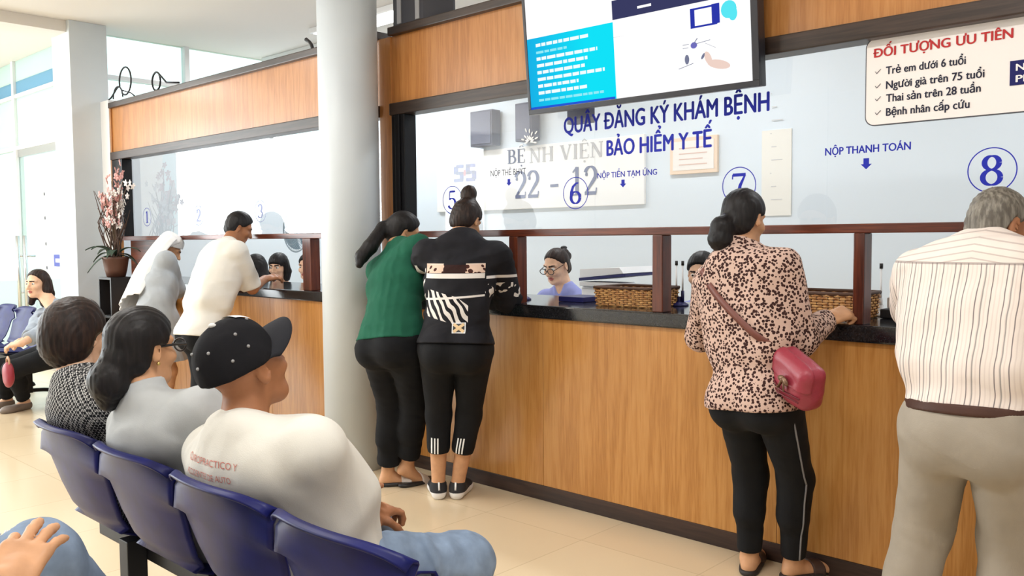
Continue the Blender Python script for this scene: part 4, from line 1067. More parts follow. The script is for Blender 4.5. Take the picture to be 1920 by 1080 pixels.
MB().box(p[0]-.45, p[0]+.0, D+.93, D+.96, mz-.3, mz, .006).build('casing', M_blackp, r); MB().box(p[0]-.24, p[0]-.2, D+.96, D+.99, .77, mz-.1).build('stand', M_blackp, r); MB().box(p[0]-.33, p[0]-.11, D+.88, D+1.06, .7508, .77, .005).build('foot', M_blackp, r)
p = at_z(1092, 565, ZT); tag(MB().box(p[0]-.1, p[0]+.07, p[1]-.08, p[1]+.1, ZT+.0008, ZT+.028, .003).build('folder', M_navy), 'dark navy folder lying beside the wicker basket in front of the clerk', 'folder')
p = at_z(1560, 603, ZT); tag(MB().box(p[0]-.12, p[0]+.09, D+.06, D+.2, ZT+.0008, ZT+.004).build('paper_form', M_paper), 'white paper form on the counter under the fist of the spotted hoodie', 'paper')

# ------------------------------------------------------------------ orchid at the left end of the counter
oc = at(218, 519, D-.19); ox, oy = float(oc[0]), D-.19; zo = float(oc[2])
ps_ = empty('plant_stand', (ox, oy, 0), label='narrow black shelf stand under the orchid at the left counter end', cat='stand')
for q_ in ((ox-.13, ox-.11), (ox+.11, ox+.13)): MB().box(q_[0], q_[1], oy-.1, oy+.1, 0, zo-.02).build('side_board', M_blackp, ps_)
for z_ in (.12, .42, .7, zo-.021): MB().box(ox-.13 if z_ > zo-.1 else ox-.11, ox+.13 if z_ > zo-.1 else ox+.11, oy-.1, oy+.1, z_, z_+.02, .002).build('shelf', M_blackp, ps_)
orr = empty('potted_orchid', (ox, oy, zo), label='pink and white orchid in a brown pot at the left counter end', cat='plant')
MB().lathe([(.075, .001), (.09, .06), (.105, .15), (.115, .17), (.1, .17), (.095, .15)], (ox, oy, zo), 24).build('pot', mat('brown pot', lin(92, 58, 44), .5), orr, True)
rnd = random.Random(9); lf = MB()
for k in range(11):
    a = rnd.uniform(0, 6.28); L_ = rnd.uniform(.22, .36); rise = rnd.uniform(.05, .3)
    def leaf(u, v, a=a, L_=L_, rise=rise):
        w_ = .028*math.sin(math.pi*min(1, u*.92+.06)); d = L_*u; z = zo+.17+rise*u*1.2-(.22*u*u)
        x, y = d*math.cos(a), d*math.sin(a); return (ox+x-math.sin(a)*w_*(2*v-1), oy+y*.8+math.cos(a)*w_*(2*v-1), z+.008*abs(2*v-1))
    lf.grid(leaf, 10, 2, .002)
tag(lf.build('leaves', mat('dark green leaf', lin(50, 72, 58), .45), orr, True))
M_pinkp = mat('pink petal', lin(222, 168, 164), .6); M_whitep = mat('white petal', lin(238, 232, 228), .6); M_stemb = mat('brown stem', lin(96, 78, 62), .6)
for k in range(8):
    a = rnd.uniform(0, 6.28); L_ = rnd.uniform(.5, .82); bend = rnd.uniform(.06, .2); b_ = MB()
    pts = [(ox+bend*math.cos(a)*t*t, oy+bend*math.sin(a)*t*t*.7, zo+.15+L_*t) for t in [i/10 for i in range(11)]]
    sm_ = MB().tube(pts, .004, 6).build('stem', M_stemb, orr, True)
    for i in range(15):
        t = rnd.uniform(.45, 1.05); tt = min(t, 1)
        c = Vector((ox+bend*math.cos(a)*tt*tt+rnd.uniform(-.05, .05), oy+bend*math.sin(a)*tt*tt*.7+rnd.uniform(-.05, .05), zo+.15+L_*t+rnd.uniform(-.03, .03)))
        q_ = Matrix.Rotation(rnd.uniform(0, 6.28), 3, 'Y') @ Matrix.Rotation(rnd.uniform(-.8, .8), 3, 'Z')
        for pth in range(5):
            aa = pth*2*math.pi/5; b_.ball(c+q_ @ Vector((.017*math.cos(aa), 0, .017*math.sin(aa))), (.017, .004, .01), 6, 4, q_ @ Matrix.Rotation(-aa, 3, 'Y'))
    b_.build('flower_spray', M_whitep if k % 3 == 1 else M_pinkp, sm_, True)
bk = MB()
for k in range(26):
    a = rnd.uniform(0, 6.28); L_ = rnd.uniform(.3, .6)
    bk.tube([(ox+.05*math.cos(a), oy+.05*math.sin(a), zo+.16), (ox+rnd.uniform(-.12, .12), oy+rnd.uniform(-.1, .1), zo+.16+L_*.6), (ox+rnd.uniform(-.16, .16), oy+rnd.uniform(-.12, .12), zo+.16+L_)], [.006, .005, .002], 5)
bk.build('dry_twigs', mat('dry brown twig', lin(80, 60, 50), .8), orr)

# ------------------------------------------------------------------ waiting benches of moulded blue seats
M_seat = mat('blue moulded plastic', lin(20, 26, 92), 0.42, spec=0.25); g = NT(M_seat); g.color(g.ramp(g.noise(g.obj(), 14, 3), [(.3, lin(13, 18, 76)), (.75, lin(20, 27, 100))]))
M_steelb = mat('black steel', (.01, .01, .011), .5, 0.0, .3)
PROF = [(.455, .425), (.445, .452), (.40, .464), (.30, .45), (.18, .438), (.10, .442), (.045, .465), (.012, .51), (-.010, .57), (-.034, .655), (-.056, .735), (-.066, .765), (-.078, .778), (-.092, .772)]
def shell(cx, y0, wd, T):
    n = len(PROF)-1
    def f(u, v):
        x_ = 2*u-1; q = v*n; i = min(int(q), n-1); t = q-i
        y = PROF[i][0]+(PROF[i+1][0]-PROF[i][0])*t; z = PROF[i][1]+(PROF[i+1][1]-PROF[i][1])*t
        hb = max(0, (z-.46)/.32); taper = .9-.16*min(1, q/5)**2 if q < 5 else .74+.26*min(1, hb*1.7)**.6
        cr = max(0.0, min(1, (q-8.5)/4.5)); w_ = wd/2*taper
        if q > 9: y += .055*abs(x_)**2.4*min(1, (q-9)/2)
        elif q > 6: y += .03*abs(x_)**2.4
        if q < 5: z += .022*abs(x_)**3
        z -= .035*cr*abs(x_)**4.5*1.0
        x = x_*w_*(1-.05*cr*abs(x_)**3)
        return T @ Vector((cx+x, y0+y, z))
    return f
def bench(nseat, pitch, T, label, legs, wd):
    r = empty('waiting_bench', tuple(T @ Vector((pitch*(nseat-1)/2, .2, 0))), label=label, cat='bench', group='rows of blue waiting seats'); r.rotation_euler = (0, 0, 0)
    for k in range(nseat):
        MB().grid(shell(k*pitch, 0, wd, T), 22, 52, .007).build('seat_shell', M_seat, r, True)
        MB().box(k*pitch-.1, k*pitch+.1, .12, .3, .405, .431, 0, T).build('seat_bracket', M_steelb, r)
    MB().box(-.2, pitch*(nseat-1)+.2, .13, .19, .36, .405, .004, T).build('beam', M_steelb, r)
    for x in legs:
        MB().box(x-.03, x+.03, .07, .13, .09-T.translation.z, .43, .004, T).build('leg_post', M_steelb, r)
        MB().tube([T @ Vector((x, .09+.3*math.sin(a), .018-T.translation.z+.085*max(0, math.cos(a)))) for a in [(-1+2*k/16)*math.pi/2 for k in range(17)]], .017, 10).build('leg_foot', M_steelb, r, True)
PITCH_S = .453
TB1 = Matrix.Translation((-2.735, 1.0, .028))
bench(4, PITCH_S, TB1, 'row of four blue moulded seats in the foreground', (.13, 1.2), .448)
kq = at_z(50, 1035, .70)                         # knee of the person behind the front row
TB0 = Matrix.Translation((kq[0]-.42, kq[1]-.66, 0))
bench(2, .47, TB0, 'short pair of blue seats behind the foreground row', (.0, .47), .448)
TB2 = Matrix.Translation((-7.85, 2.62, 0)) @ Matrix.Rotation(math.pi, 4, 'Z')
bench(3, .49, TB2, 'blue waiting seats by the square pillar at the far left', (.1, .9), .448)
# ------------------------------------------------------------------ people: materials
def skin(name, col):
    m = mat(name, col, 0.5, spec=0.35); g = NT(m); v = g.obj()
    g.color(g.ramp(g.noise(v, 26, 3), [(.3, tuple(c*.9 for c in col)), (.7, tuple(min(1, c*1.08) for c in col))])); g.bump(g.noise(v, 300, 2), .08, .002); return m
SK1 = skin('light skin', lin(226, 184, 154)); SK2 = skin('tan skin', lin(204, 154, 116)); SK3 = skin('deep tan skin', lin(166, 112, 78))
M_lip = mat('lips', lin(176, 92, 84), .45); M_brow = mat('brows', lin(40, 30, 28), .8); M_eyew = mat('eye white', lin(232, 228, 222), .3); M_iris = mat('dark iris', (.02, .012, .01), .2)
def hairm(name, c0, c1):
    m = mat(name, c0, .5, spec=.3); g = NT(m); v = g.mapping(g.obj(), (60, 60, 9)); n = g.noise(v, 1.6, 3)
    g.color(g.ramp(n, [(.4, c0), (.9, c1)])); g.bump(n, .3, .003); return m
HB = hairm('black hair', lin(16, 14, 16), lin(36, 32, 34)); HBR = hairm('brown black hair', lin(30, 21, 19), lin(66, 46, 38)); HG = hairm('grey hair', lin(92, 86, 78), lin(168, 162, 150))
BLACKC = cloth('black cloth', lin(24, 25, 28), .9, .2); BLACKT = cloth('black stretch cloth', lin(22, 23, 26), .8, .15)
GREEN = cloth('dark green cloth', lin(34, 92, 72), .9, .12); WHITEC = cloth('white shirt cloth', lin(226, 224, 218), .85, .04); GREYC = cloth('pale grey cloth', lin(186, 190, 192), .9, .06)
NUNG = cloth('nun grey cloth', lin(168, 174, 180), .9, .07); VEIL = cloth('white veil cloth', lin(238, 238, 238), .9, .05); TEE = cloth('white tee shirt cloth', lin(224, 222, 214), .9, .03)
SLATE = cloth('grey blue cardigan cloth', lin(150, 160, 172), .9, .1, scale=30); KHAKI = cloth('stone grey trouser cloth', lin(160, 151, 138), .9, .06); UNIF = cloth('lilac blue uniform cloth', lin(150, 158, 214), .85, .06); UNIW = cloth('white uniform cloth', lin(230, 232, 238), .85, .04)
DENIM = cloth('faded denim', lin(128, 146, 170), .9, .25, scale=14)
def pat_leopard():
    m = mat('spotted hoodie cloth', (.5, .4, .3), .9, spec=.15); g = NT(m); v = g.obj()
    vn = g.n('ShaderNodeTexVoronoi', feature='DISTANCE_TO_EDGE'); d_ = g.n('ShaderNodeVectorMath', operation='ADD'); nn = g.n('ShaderNodeTexNoise'); g.l(v, nn.inputs['Vector']); nn.inputs['Scale'].default_value = 40
    sc_ = g.n('ShaderNodeVectorMath', operation='SCALE'); g.l(nn.outputs['Color'], sc_.inputs[0]); sc_.inputs['Scale'].default_value = .005; g.l(v, d_.inputs[0]); g.l(sc_.outputs[0], d_.inputs[1]); g.l(d_.outputs[0], vn.inputs['Vector']); vn.inputs['Scale'].default_value = 88
    v2 = g.n('ShaderNodeTexVoronoi', feature='F1'); g.l(d_.outputs[0], v2.inputs['Vector']); v2.inputs['Scale'].default_value = 88
    f = g.math('LESS_THAN', v2.outputs['Distance'], .47); e = g.math('LESS_THAN', vn.outputs['Distance'], .1)
    mm = g.math('MAXIMUM', g.math('MULTIPLY', f, 1.0), g.math('MULTIPLY', e, g.math('GREATER_THAN', g.noise(v, 55, 1), .75)))
    g.color(g.mix(mm, lin(204, 174, 160), lin(60, 38, 36))); cloth_bump(g, v); return m
def pat_check():
    m = mat('houndstooth cloth', (.5, .5, .5), .9, spec=.15); g = NT(m); v = g.mapping(g.obj(), (1, 1, 1), (0, 0, 0), (0.003, .002, .001)); c = g.n('ShaderNodeTexChecker'); g.l(v, c.inputs['Vector']); c.inputs['Scale'].default_value = 125
    c.inputs['Color1'].default_value = (*lin(36, 37, 42), 1); c.inputs['Color2'].default_value = (*lin(206, 206, 206), 1)
    w = g.n('ShaderNodeTexWave', wave_type='BANDS', bands_direction='DIAGONAL'); g.l(v, w.inputs['Vector']); w.inputs['Scale'].default_value = 60
    g.color(g.mix(g.math('MULTIPLY', g.math('GREATER_THAN', w.outputs['Fac'], .62), .75), c.outputs['Color'], lin(40, 41, 46))); return m
def band(g, x, a, b): return g.math('MULTIPLY', g.math('GREATER_THAN', x, a), g.math('LESS_THAN', x, b))
def pat_stripe(zy):
    m = mat('striped shirt cloth', (.8, .75, .72), .88, spec=.2); g = NT(m); v = g.obj(); x, y, z = g.sep(v)[0:3]
    base = lin(232, 220, 212)
    w = g.math('ADD', x, g.math('MULTIPLY', g.noise(v, 9, 1), .012))
    p = g.math('FRACT', g.math('MULTIPLY', w, 1/.034)); q = g.math('FRACT', g.math('MULTIPLY', w, 1/.0113)); r_ = g.math('FRACT', g.math('ADD', g.math('MULTIPLY', w, 1/.068), .3))
    yk = g.math('FRACT', g.math('MULTIPLY', g.math('ADD', z, g.math('MULTIPLY', g.math('ABSOLUTE', x), .18)), 1/.02))
    low = g.math('LESS_THAN', z, zy)
    c = g.mix(g.math('MULTIPLY', band(g, q, .0, .3), .45), base, lin(206, 190, 184)); c = g.mix(g.math('MULTIPLY', band(g, p, .0, .075), .8), c, lin(92, 84, 90)); c = g.mix(g.math('MULTIPLY', band(g, r_, .0, .05), .6), c, lin(70, 76, 84))
    c2 = g.mix(g.math('MULTIPLY', band(g, yk, .0, .2), .6), base, lin(176, 160, 156))
    c = g.mix(low, c2, c); c = g.mix(g.math('MULTIPLY', band(g, z, zy-.004, zy+.003), .6), c, lin(120, 108, 108)); g.color(c); cloth_bump(g, v, .3); return m
def pat_jacket(zb):
    """black jacket with printed white bands; zb = height of the broad band"""
    m = mat('printed black jacket cloth', (.02, .02, .02), .8, spec=.25); g = NT(m); v = g.obj(); x, y, z0 = g.sep(v)[0:3]
    z = g.math('SUBTRACT', z0, zb); ax = g.math('ABSOLUTE', x); body_ = g.math('LESS_THAN', ax, .148); arm_ = g.math('GREATER_THAN', ax, .16)
    K = lin(26, 26, 31); Wt = lin(232, 226, 220)
    def on(c, f, col): return g.mix(f, c, col)
    c = g.ramp(g.noise(v, 8, 2), [(.3, lin(20, 20, 25)), (.7, lin(34, 34, 40))])
    c = on(c, g.math('MULTIPLY', body_, band(g, z, 0, .024)), Wt)
    vn = g.n('ShaderNodeTexVoronoi'); g.l(v, vn.inputs['Vector']); vn.inputs['Scale'].default_value = 34
    spot = g.mix(g.math('GREATER_THAN', vn.outputs['Distance'], .44), lin(70, 36, 30), lin(226, 196, 176))
    side = g.math('GREATER_THAN', g.math('ADD', ax, g.math('MULTIPLY', g.noise(v, 30, 1), .04)), .075)
    c = g.mix(g.math('MULTIPLY', body_, band(g, z, .026, .066)), c, g.mix(side, lin(50, 28, 26), spot))
    c = on(c, g.math('MULTIPLY', g.math('MULTIPLY', body_, band(g, z, .066, .072)), side), lin(226, 206, 192))
    c = on(c, g.math('MULTIPLY', body_, band(g, g.math('ADD', z, g.math('MULTIPLY', x, -.06)), -.098, -.088)), Wt)
    # wavy zebra strokes fanning down to the right on the lower back
    wv = g.n('ShaderNodeTexWave', wave_type='BANDS', bands_direction='X'); g.l(g.mapping(v, (1, .2, .62), (0, math.radians(38), 0)), wv.inputs['Vector']); wv.inputs['Scale'].default_value = 11; wv.inputs['Distortion'].default_value = 5; wv.inputs['Detail'].default_value = 1; wv.inputs['Detail Scale'].default_value = 1.4
    zf = g.math('MULTIPLY', band(g, g.math('ADD', z, g.math('MULTIPLY', x, .25)), -.215, -.085), band(g, x, -.135, .075)); zf = g.math('MULTIPLY', zf, g.math('LESS_THAN', g.math('ADD', z, g.math('MULTIPLY', x, .75)), -.075))
    c = on(c, g.math('MULTIPLY', zf, g.math('GREATER_THAN', wv.outputs['Fac'], .5)), Wt)
    # chevrons on the left sleeve, a ring and flecks on the right sleeve
    ch = g.math('FRACT', g.math('MULTIPLY', g.math('ADD', z, g.math('ABSOLUTE', g.math('ADD', y, .0))), 1/.075))
    c = on(c, g.math('MULTIPLY', g.math('MULTIPLY', g.math('LESS_THAN', x, -.155), band(g, z, -.12, .06)), band(g, ch, 0, .3)), Wt)
    c = on(c, g.math('MULTIPLY', g.math('GREATER_THAN', x, .155), band(g, z, -.004, .01)), Wt)
    c = on(c, g.math('MULTIPLY', g.math('MULTIPLY', g.math('GREATER_THAN', x, .15), band(g, z, -.11, -.03)), g.math('GREATER_THAN', g.noise(v, 26, 1), .6)), Wt)
    g.color(c); cloth_bump(g, v, .3); return m

def onto(fn, pts, d, push=.002, n=40):
    """slide points along direction d until they meet the cloth"""
    P = np.asarray(pts, f32).copy(); d = np.asarray(unit(d), f32)
    P0 = P.copy()
    for _ in range(n): P += d*np.clip(fn(P)*f32(.75), -.05, .05)[:, None]
    bad = (np.linalg.norm(P-P0, axis=1) > .6) | (np.abs(fn(P)) > .01)
    if bad.any() and (~bad).any():
        ok = np.flatnonzero(~bad)
        for i in np.flatnonzero(bad): P[i] = P[ok[np.argmin(np.abs(ok-i))]]
    return P-d*f32(push)
def smooth_path(P_, n=6):
    P_ = [np.asarray(p, float) for p in P_]; o = []
    for i in range(len(P_)-1):
        p0, p1, p2, p3 = P_[max(i-1, 0)], P_[i], P_[i+1], P_[min(i+2, len(P_)-1)]
        for k in range(n): t = k/n; o.append(.5*((2*p1)+(-p0+p2)*t+(2*p0-5*p1+4*p2-p3)*t*t+(-p0+3*p1-3*p2+p3)*t**3))
    return o+[P_[-1]]
def print_text(F, name, body, origin, ux, uz, width, cap, d, m, bold=.01):
    me, co = text_mesh(body, bold); k = width/(co[:, 0].max()-co[:, 0].min()); kz = cap/.73
    P = np.asarray(origin)+co[:, :1]*k*unit(ux)+co[:, 1:2]*kz*unit(uz); P = onto(F.shirt_fn, P, d)
    me.vertices.foreach_set('co', P.astype(float).ravel()); me.update(); return link(name, me, m, F.root, keep_world=False)
def print_quad(F, fn, name, c, ux, uz, w, h, d, m, nx=6, nz=6, parent=None, push=.002):
    b = bmesh.new(); g_ = np.array([[np.asarray(c)+unit(ux)*w*(i/nx-.5)+unit(uz)*h*(j/nz-.5) for j in range(nz+1)] for i in range(nx+1)]).reshape(-1, 3)
    P = onto(fn, g_, d, push); vs = [b.verts.new(p) for p in P.astype(float)]
    for i in range(nx):
        for j in range(nz): b.faces.new((vs[i*(nz+1)+j], vs[(i+1)*(nz+1)+j], vs[(i+1)*(nz+1)+j+1], vs[i*(nz+1)+j+1]))
    me = bpy.data.meshes.new(name); b.to_mesh(me); b.free(); return link(name, me, m, F.root, True, keep_world=False)
def local(mb, name, m, F, smooth=True): o = mb.build(name, m, None, smooth); o.parent = F.root; return o
def A(px, py, dy): return at(px, py, D+dy)
def shoes(F, m, tyaw, mats, t=.006, name='shoe', sole=None, lift=0.0, low=None):
    f = F.foot(m, tyaw, lift, t); a = F.leg[m][2]
    if low is not None: f = cut(f, plane(a+np.array([0, 0, low]), (0, 0, 1)))
    lo, hi = a-.22, a+.22; F.mount(name, f, mats, lo, hi, .005, sole)
def slipper(F, m, tyaw, mats, lift=0.0):
    a = F.leg[m][2]; z0 = a[2]-.045*F.h+.006; ya = math.radians(tyaw)-F.yaw; R = rot_zxy(ya, 0, 0); G = lambda x, y, z: np.array([a[0], a[1], 0])+R@np.array([x, y, z])
    sole = cut(union([ell(G(0, .0, .012), (.04, .06, .03), R), ell(G(0, .09, .012), (.048, .09, .03), R)], .03), plane(G(0, 0, .0225), (0, 0, 1)), plane(G(0, 0, .0), (0, 0, -1)))
    F.mount('slipper_sole', sole, mats[0], a-.25, a+.25, .005)
    st_ = cut(grow(F.foot(m, tyaw, lift), .006), plane(G(0, .07, 0), -R[:, 1]), plane(G(0, .125, 0), R[:, 1]))
    F.mount('slipper_strap', st_, mats[1], a-.25, a+.25, .005)

# 1 ---- woman in the green shirt
G = Fig('woman in a dark green shirt leaning on the counter beside the round column', 1.56, A(738, 640, -.5), A(748, 465, -.3), A(757, 436, -.22), 5, -22, 22, 6, sw=.108, hip=1.12, bulk=1.12, bust=.8, butt=1.1)
G.set_arm(1, A(830, 540, .02), (.5, .1, -1)); G.set_arm(-1, A(770, 545, .05), (.4, .1, -1))
al = at_z(727, 888, .066); ar = at_z(764, 872, .115)
G.set_leg(-1, al, (.1, 1, 0)); G.set_leg(1, ar, (.0, 1, 0))
G.body([SK2, M_lip, M_brow], [], [G.foot(-1, -30), G.foot(1, -5, .5)])
G.shirt(GREEN, .02, 1.15, hem=.0, fold=.005, freq=24, seed=3, stretch=(.5, .6, 1.2), extra=[ell(G.P+G.Rp@np.array([0, -.01, .06]), (.19, .14, .12), G.Rp)])
G.trousers(BLACKC, .012, upto=1.84, wide=.016, seed=5, fold=.003)
h1 = G.cap_hair(.011, hairline=.045, nape=-.06)
tail = rchain([G.hp(-.01, -.085, .02), G.hp(-.02, -.12, -.02), G.N+G.Rc@np.array([-.09, -.125, -.01]), G.N+G.Rc@np.array([-.12, -.15, -.07]), G.N+G.Rc@np.array([-.13, -.155, -.12])], [.03, .036, .04, .036, .02])
G.hair(HB, union([h1, tail], .02), pad=.4); b = MB(); b.ball(G.hp(-.015, -.1, .02), .017); local(b, 'hair_tie', mat('slate hair tie', lin(70, 76, 96), .6), G)
slipper(G, -1, -30, (M_blackp, mat('pale slipper strap', lin(214, 204, 196), .5))); slipper(G, 1, -5, (M_blackp, mat('white slipper strap', lin(222, 214, 206), .5)), .5)

# 2 ---- woman in the printed black jacket
J = Fig('woman in a black printed jacket and capri leggings with a top bun', 1.6, A(855, 645, -.38), A(868, 452, -.24), A(874, 415, -.17), 38, 18, 30, 4, sw=.112, hip=1.06, bulk=1.05, butt=1.1)
J.set_arm(1, A(898, 560, .02), (.85, -.2, -.6)); J.set_arm(-1, A(800, 565, .02), (.85, -.2, -.6))
jl = at_z(822, 908, .07); jr = at_z(858, 908, .07)
J.set_leg(-1, jl); J.set_leg(1, jr)
J.body([SK2, M_lip, M_brow], [], [J.foot(-1, 52), J.foot(1, 34)])
zb = J.loc(A(857, 521, -.36))[2]
hood = ell(J.N+J.Rc@np.array([0, -.05, -.03]), (.115, .05, .06), J.Rc)
J.shirt(pat_jacket(zb), .026, 1.95, hem=.0, fold=.006, freq=26, seed=8, extra=[hood, cut(rcone(J.N+J.Rc[:, 2]*-.03, J.N+J.Rc@np.array([0, .012, .05]), .085, .07), plane(J.N+J.Rc@np.array([0, 0, .035]), J.Rc@np.array([0, .3, 1.0])))], name='jacket', st=.03, res=.005)
J.trousers(BLACKT, .008, upto=1.52, seed=9, fold=.0015)
for m in (-1, 1):
    k, a_ = J.leg[m][1], J.leg[m][2]; fn = J.leg_sol(m, .008, 1.52)
    bk_ = J.dirk(m)
    for i in range(3):
        c = k+(a_-k)*.36-bk_*.12+J.Rp[:, 0]*(-.026+.016*i+.008*m); print_quad(J, fn, 'side_stripe', c, J.Rp[:, 0], -(a_-k), .0075, .085, bk_, M_white, 2, 10)
h1 = J.cap_hair(.012, hairline=.045, nape=-.05); bun = ell(J.hp(-.012, -.045, .15), np.array((.044, .042, .05)), J.Rh)
J.hair(HBR, union([h1, bun, rcone(J.hp(0, -.03, .1), J.hp(-.01, -.045, .13), .04, .028)], .015), pad=.23)
c = J.loc(A(857, 617, -.52)); fn = J.shirt_fn; back = np.array([0, 1.0, 0])
bd_ = J.P+J.Rp@np.array([.005, -.22, .01]); tro = union([ell(J.P, (.098*J.h*J.hip+.01, .07*J.h*J.bulk+.01, .078*J.h+.01), J.Rp)]+[ell(J.P+J.Rp@np.array([m*.045*J.h, -.035*J.h*J.butt, -.03*J.h]), (.053*J.h*J.hip+.01, .055*J.h*J.butt+.01, .058*J.h+.01), J.Rp) for m in (-1, 1)], .05)
jk = lambda P: np.minimum(J.shirt_fn(P), tro(P))
bz_ = J.loc(A(857, 617, -.5))[2]
c = np.array([J.loc(A(857, 617, -.5))[0], J.P[1]-.25, bz_])
print_quad(J, jk, 'patch_border', c, (1, 0, 0), (0, 0, 1), .066, .05, (0, 1, 0), M_white, push=.004); print_quad(J, jk, 'patch_field', c, (1, 0, 0), (0, 0, 1), .054, .04, (0, 1, 0), M_blackp, push=.0055)
for sgn in (1, -1): print_quad(J, jk, 'patch_cross', c, (1, 0, sgn*.75), (-sgn*.75, 0, 1), .062, .014, (0, 1, 0), mat('cream patch', lin(236, 206, 160), .7), push=.0065+.0005*sgn)
M_sole = mat('white rubber sole', lin(232, 230, 228), .5); SHK = mat('black knit shoe', lin(38, 38, 42), .85)
for m, ty in ((-1, 52), (1, 34)):
    a_ = J.leg[m][2]; shoes(J, m, ty, [SHK, M_sole], .009, sole=(lambda a_: (lambda P: (P[:, 2] < a_[2]-.034).astype(int)))(a_), low=.02)
    b = MB(); ya = math.radians(ty)-J.yaw; Rz = rot_zxy(ya, 0, 0); p_ = lambda x, y, z: tuple(a_+Rz@np.array([x, y, z]))
    b.bar(p_(0, -.052, -.02), p_(0, -.043, .022), .009, .004); local(b, 'heel_tab', M_white, J)

# 3 ---- woman in the spotted hoodie
L = Fig('woman in a brown spotted hoodie and black leggings at the counter', 1.56, A(1420, 735, -.36), A(1392, 478, -.32), A(1395, 412, -.29), -8, -4, 14, 0, sw=.107, hip=1.02, bulk=1.04, bust=.7)
lwr = A(1550, 600, -.07)
L.set_arm(1, lwr, (.25, -.8, -1.1)); L.set_arm(-1, A(1400, 585, .0), (.5, -.3, -.8))
L.set_leg(-1, at_z(1405, 1042, .068)); L.set_leg(1, at_z(1487, 1052, .068))
hr = L.hand(1, (.62, .62, .42), (.1, -.5, .85), curl=(.95, 1.35, .8), thumb=(.2, .5), size=.185)
L.body([SK2, M_lip, M_brow], [hr], [L.foot(-1, 20), L.foot(1, -25)])
LEO = pat_leopard()
hd_ = [ell(L.N+L.Rc@np.array([-.015, -.075, -.035]), (.095, .055, .075), L.Rc), cut(rcone(L.N-L.Rc[:, 2]*.03, L.hp(0, -.02, -.06), .09, .066), plane(L.N+L.Rc@np.array([0, 0, .03]), L.Rc@np.array([0, .5, 1.0])))]
L.shirt(LEO, .022, 1.93, drape=True, hem=-.055, fold=.005, freq=24, seed=11, extra=hd_+[ell(L.P+L.Rp@np.array([0, -.01, .0]), (.18, .135, .12), L.Rp)], name='hoodie', st=.022, res=.0055)
L.trousers(BLACKT, .008, upto=1.92, wide=.006, seed=12, fold=.0015)
lfn = L.leg_sol(1, .008, 1.92, .006)
for q0, q1, kk in ((0, 1, 12), (1, 2, 12)):
    pa_, pb_ = L.leg[1][q0], L.leg[1][q1]; pts_ = onto(lfn, [pa_+(pb_-pa_)*(i/kk)*(.93 if q0 else 1)+np.array([.14, -.07, 0]) for i in range(kk+1)], (-.9, .42, 0), .001)
    local(MB().tube([tuple(map(float, p)) for p in pts_], .0035, 6), 'side_piping', mat('grey piping', lin(136, 138, 144), .7), L)
h1 = L.cap_hair(.012, hairline=.048, nape=-.06); pt_ = rchain([L.hp(-.005, -.085, -.03), L.hp(-.02, -.115, -.06), L.hp(-.025, -.11, -.11), L.hp(-.03, -.095, -.14)], [.03, .042, .045, .022])
L.hair(HB, union([h1, pt_], .02), pad=.22); b = MB()
for k in range(10): a_ = 2*math.pi*k/10; b.ball(L.hp(-.01+.026*math.cos(a_), -.1+.01*math.sin(a_*2), -.035+.024*math.sin(a_)), .011, 8, 6)
local(b, 'hair_tie', mat('violet blue hair tie', lin(84, 84, 160), .6), L)
SAND = (mat('dark sandal sole', lin(40, 32, 30), .6), mat('brown sandal strap', lin(70, 50, 44), .5)); slipper(L, -1, 20, SAND); slipper(L, 1, -25, SAND)
# her bag
bc = A(1496, 708, -.44); bg = empty('handbag', tuple(bc), label='small dusty red shoulder bag hanging at the hip of the woman in the spotted hoodie', cat='bag')
M_bag = mat('dusty red leather', lin(150, 50, 66), .4, spec=.5); g = NT(M_bag); g.bump(g.noise(g.obj(), 120, 2), .2, .004); bR = rot_zxy(math.radians(-32), math.radians(-8), math.radians(22))
wb = lambda x, y, z: bR@np.array([x, y, z])
bagf = union([rbox((0, 0, 0), (.105, .05, .082), .035, bR), ell(wb(0, 0, -.025), (.11, .064, .075), bR)], .02)
bagf = folds(bagf, .0025, 45, 31, (.4, .4, 1.6))
solid('bag_body', bg, bagf, (-.16,)*3, (.16,)*3, .004, M_bag)
fl_ = cut(grow(bagf, .005), plane(wb(0, 0, .0), wb(0, 0, -1)), plane(wb(0, -.02, 0), wb(0, 1, -.15))); solid('bag_flap', bg, fl_, (-.16,)*3, (.16,)*3, .004, M_bag)
b = MB()
for s_ in (-1, 1): b.ball(wb(.012*s_+.02, -.074, .02), (.02, .008, .011), 10, 8, Matrix(bR.tolist()) @ Matrix.Rotation(s_*.5, 3, 'Y'))
b.ball(wb(.02, -.078, .02), .008, 8, 6); b.bar(wb(.02, -.074, .015), wb(.035, -.077, -.02), .012, .004); b.bar(wb(.015, -.074, .015), wb(.0, -.077, -.022), .012, .004)
o = b.build('bow_charm', mat('dull bronze', lin(120, 92, 72), .4, .5), None, True); o.parent = bg
b = MB().tube([wb(-.09, -.055, -.02), wb(0, -.072, -.03), wb(.095, -.055, -.02)], .003, 6).tube([wb(-.09, -.057, -.034), wb(0, -.074, -.045), wb(.095, -.057, -.034)], .003, 6); o = b.build('zip', mat('dark zip', lin(110, 34, 46), .4), None, True); o.parent = bg
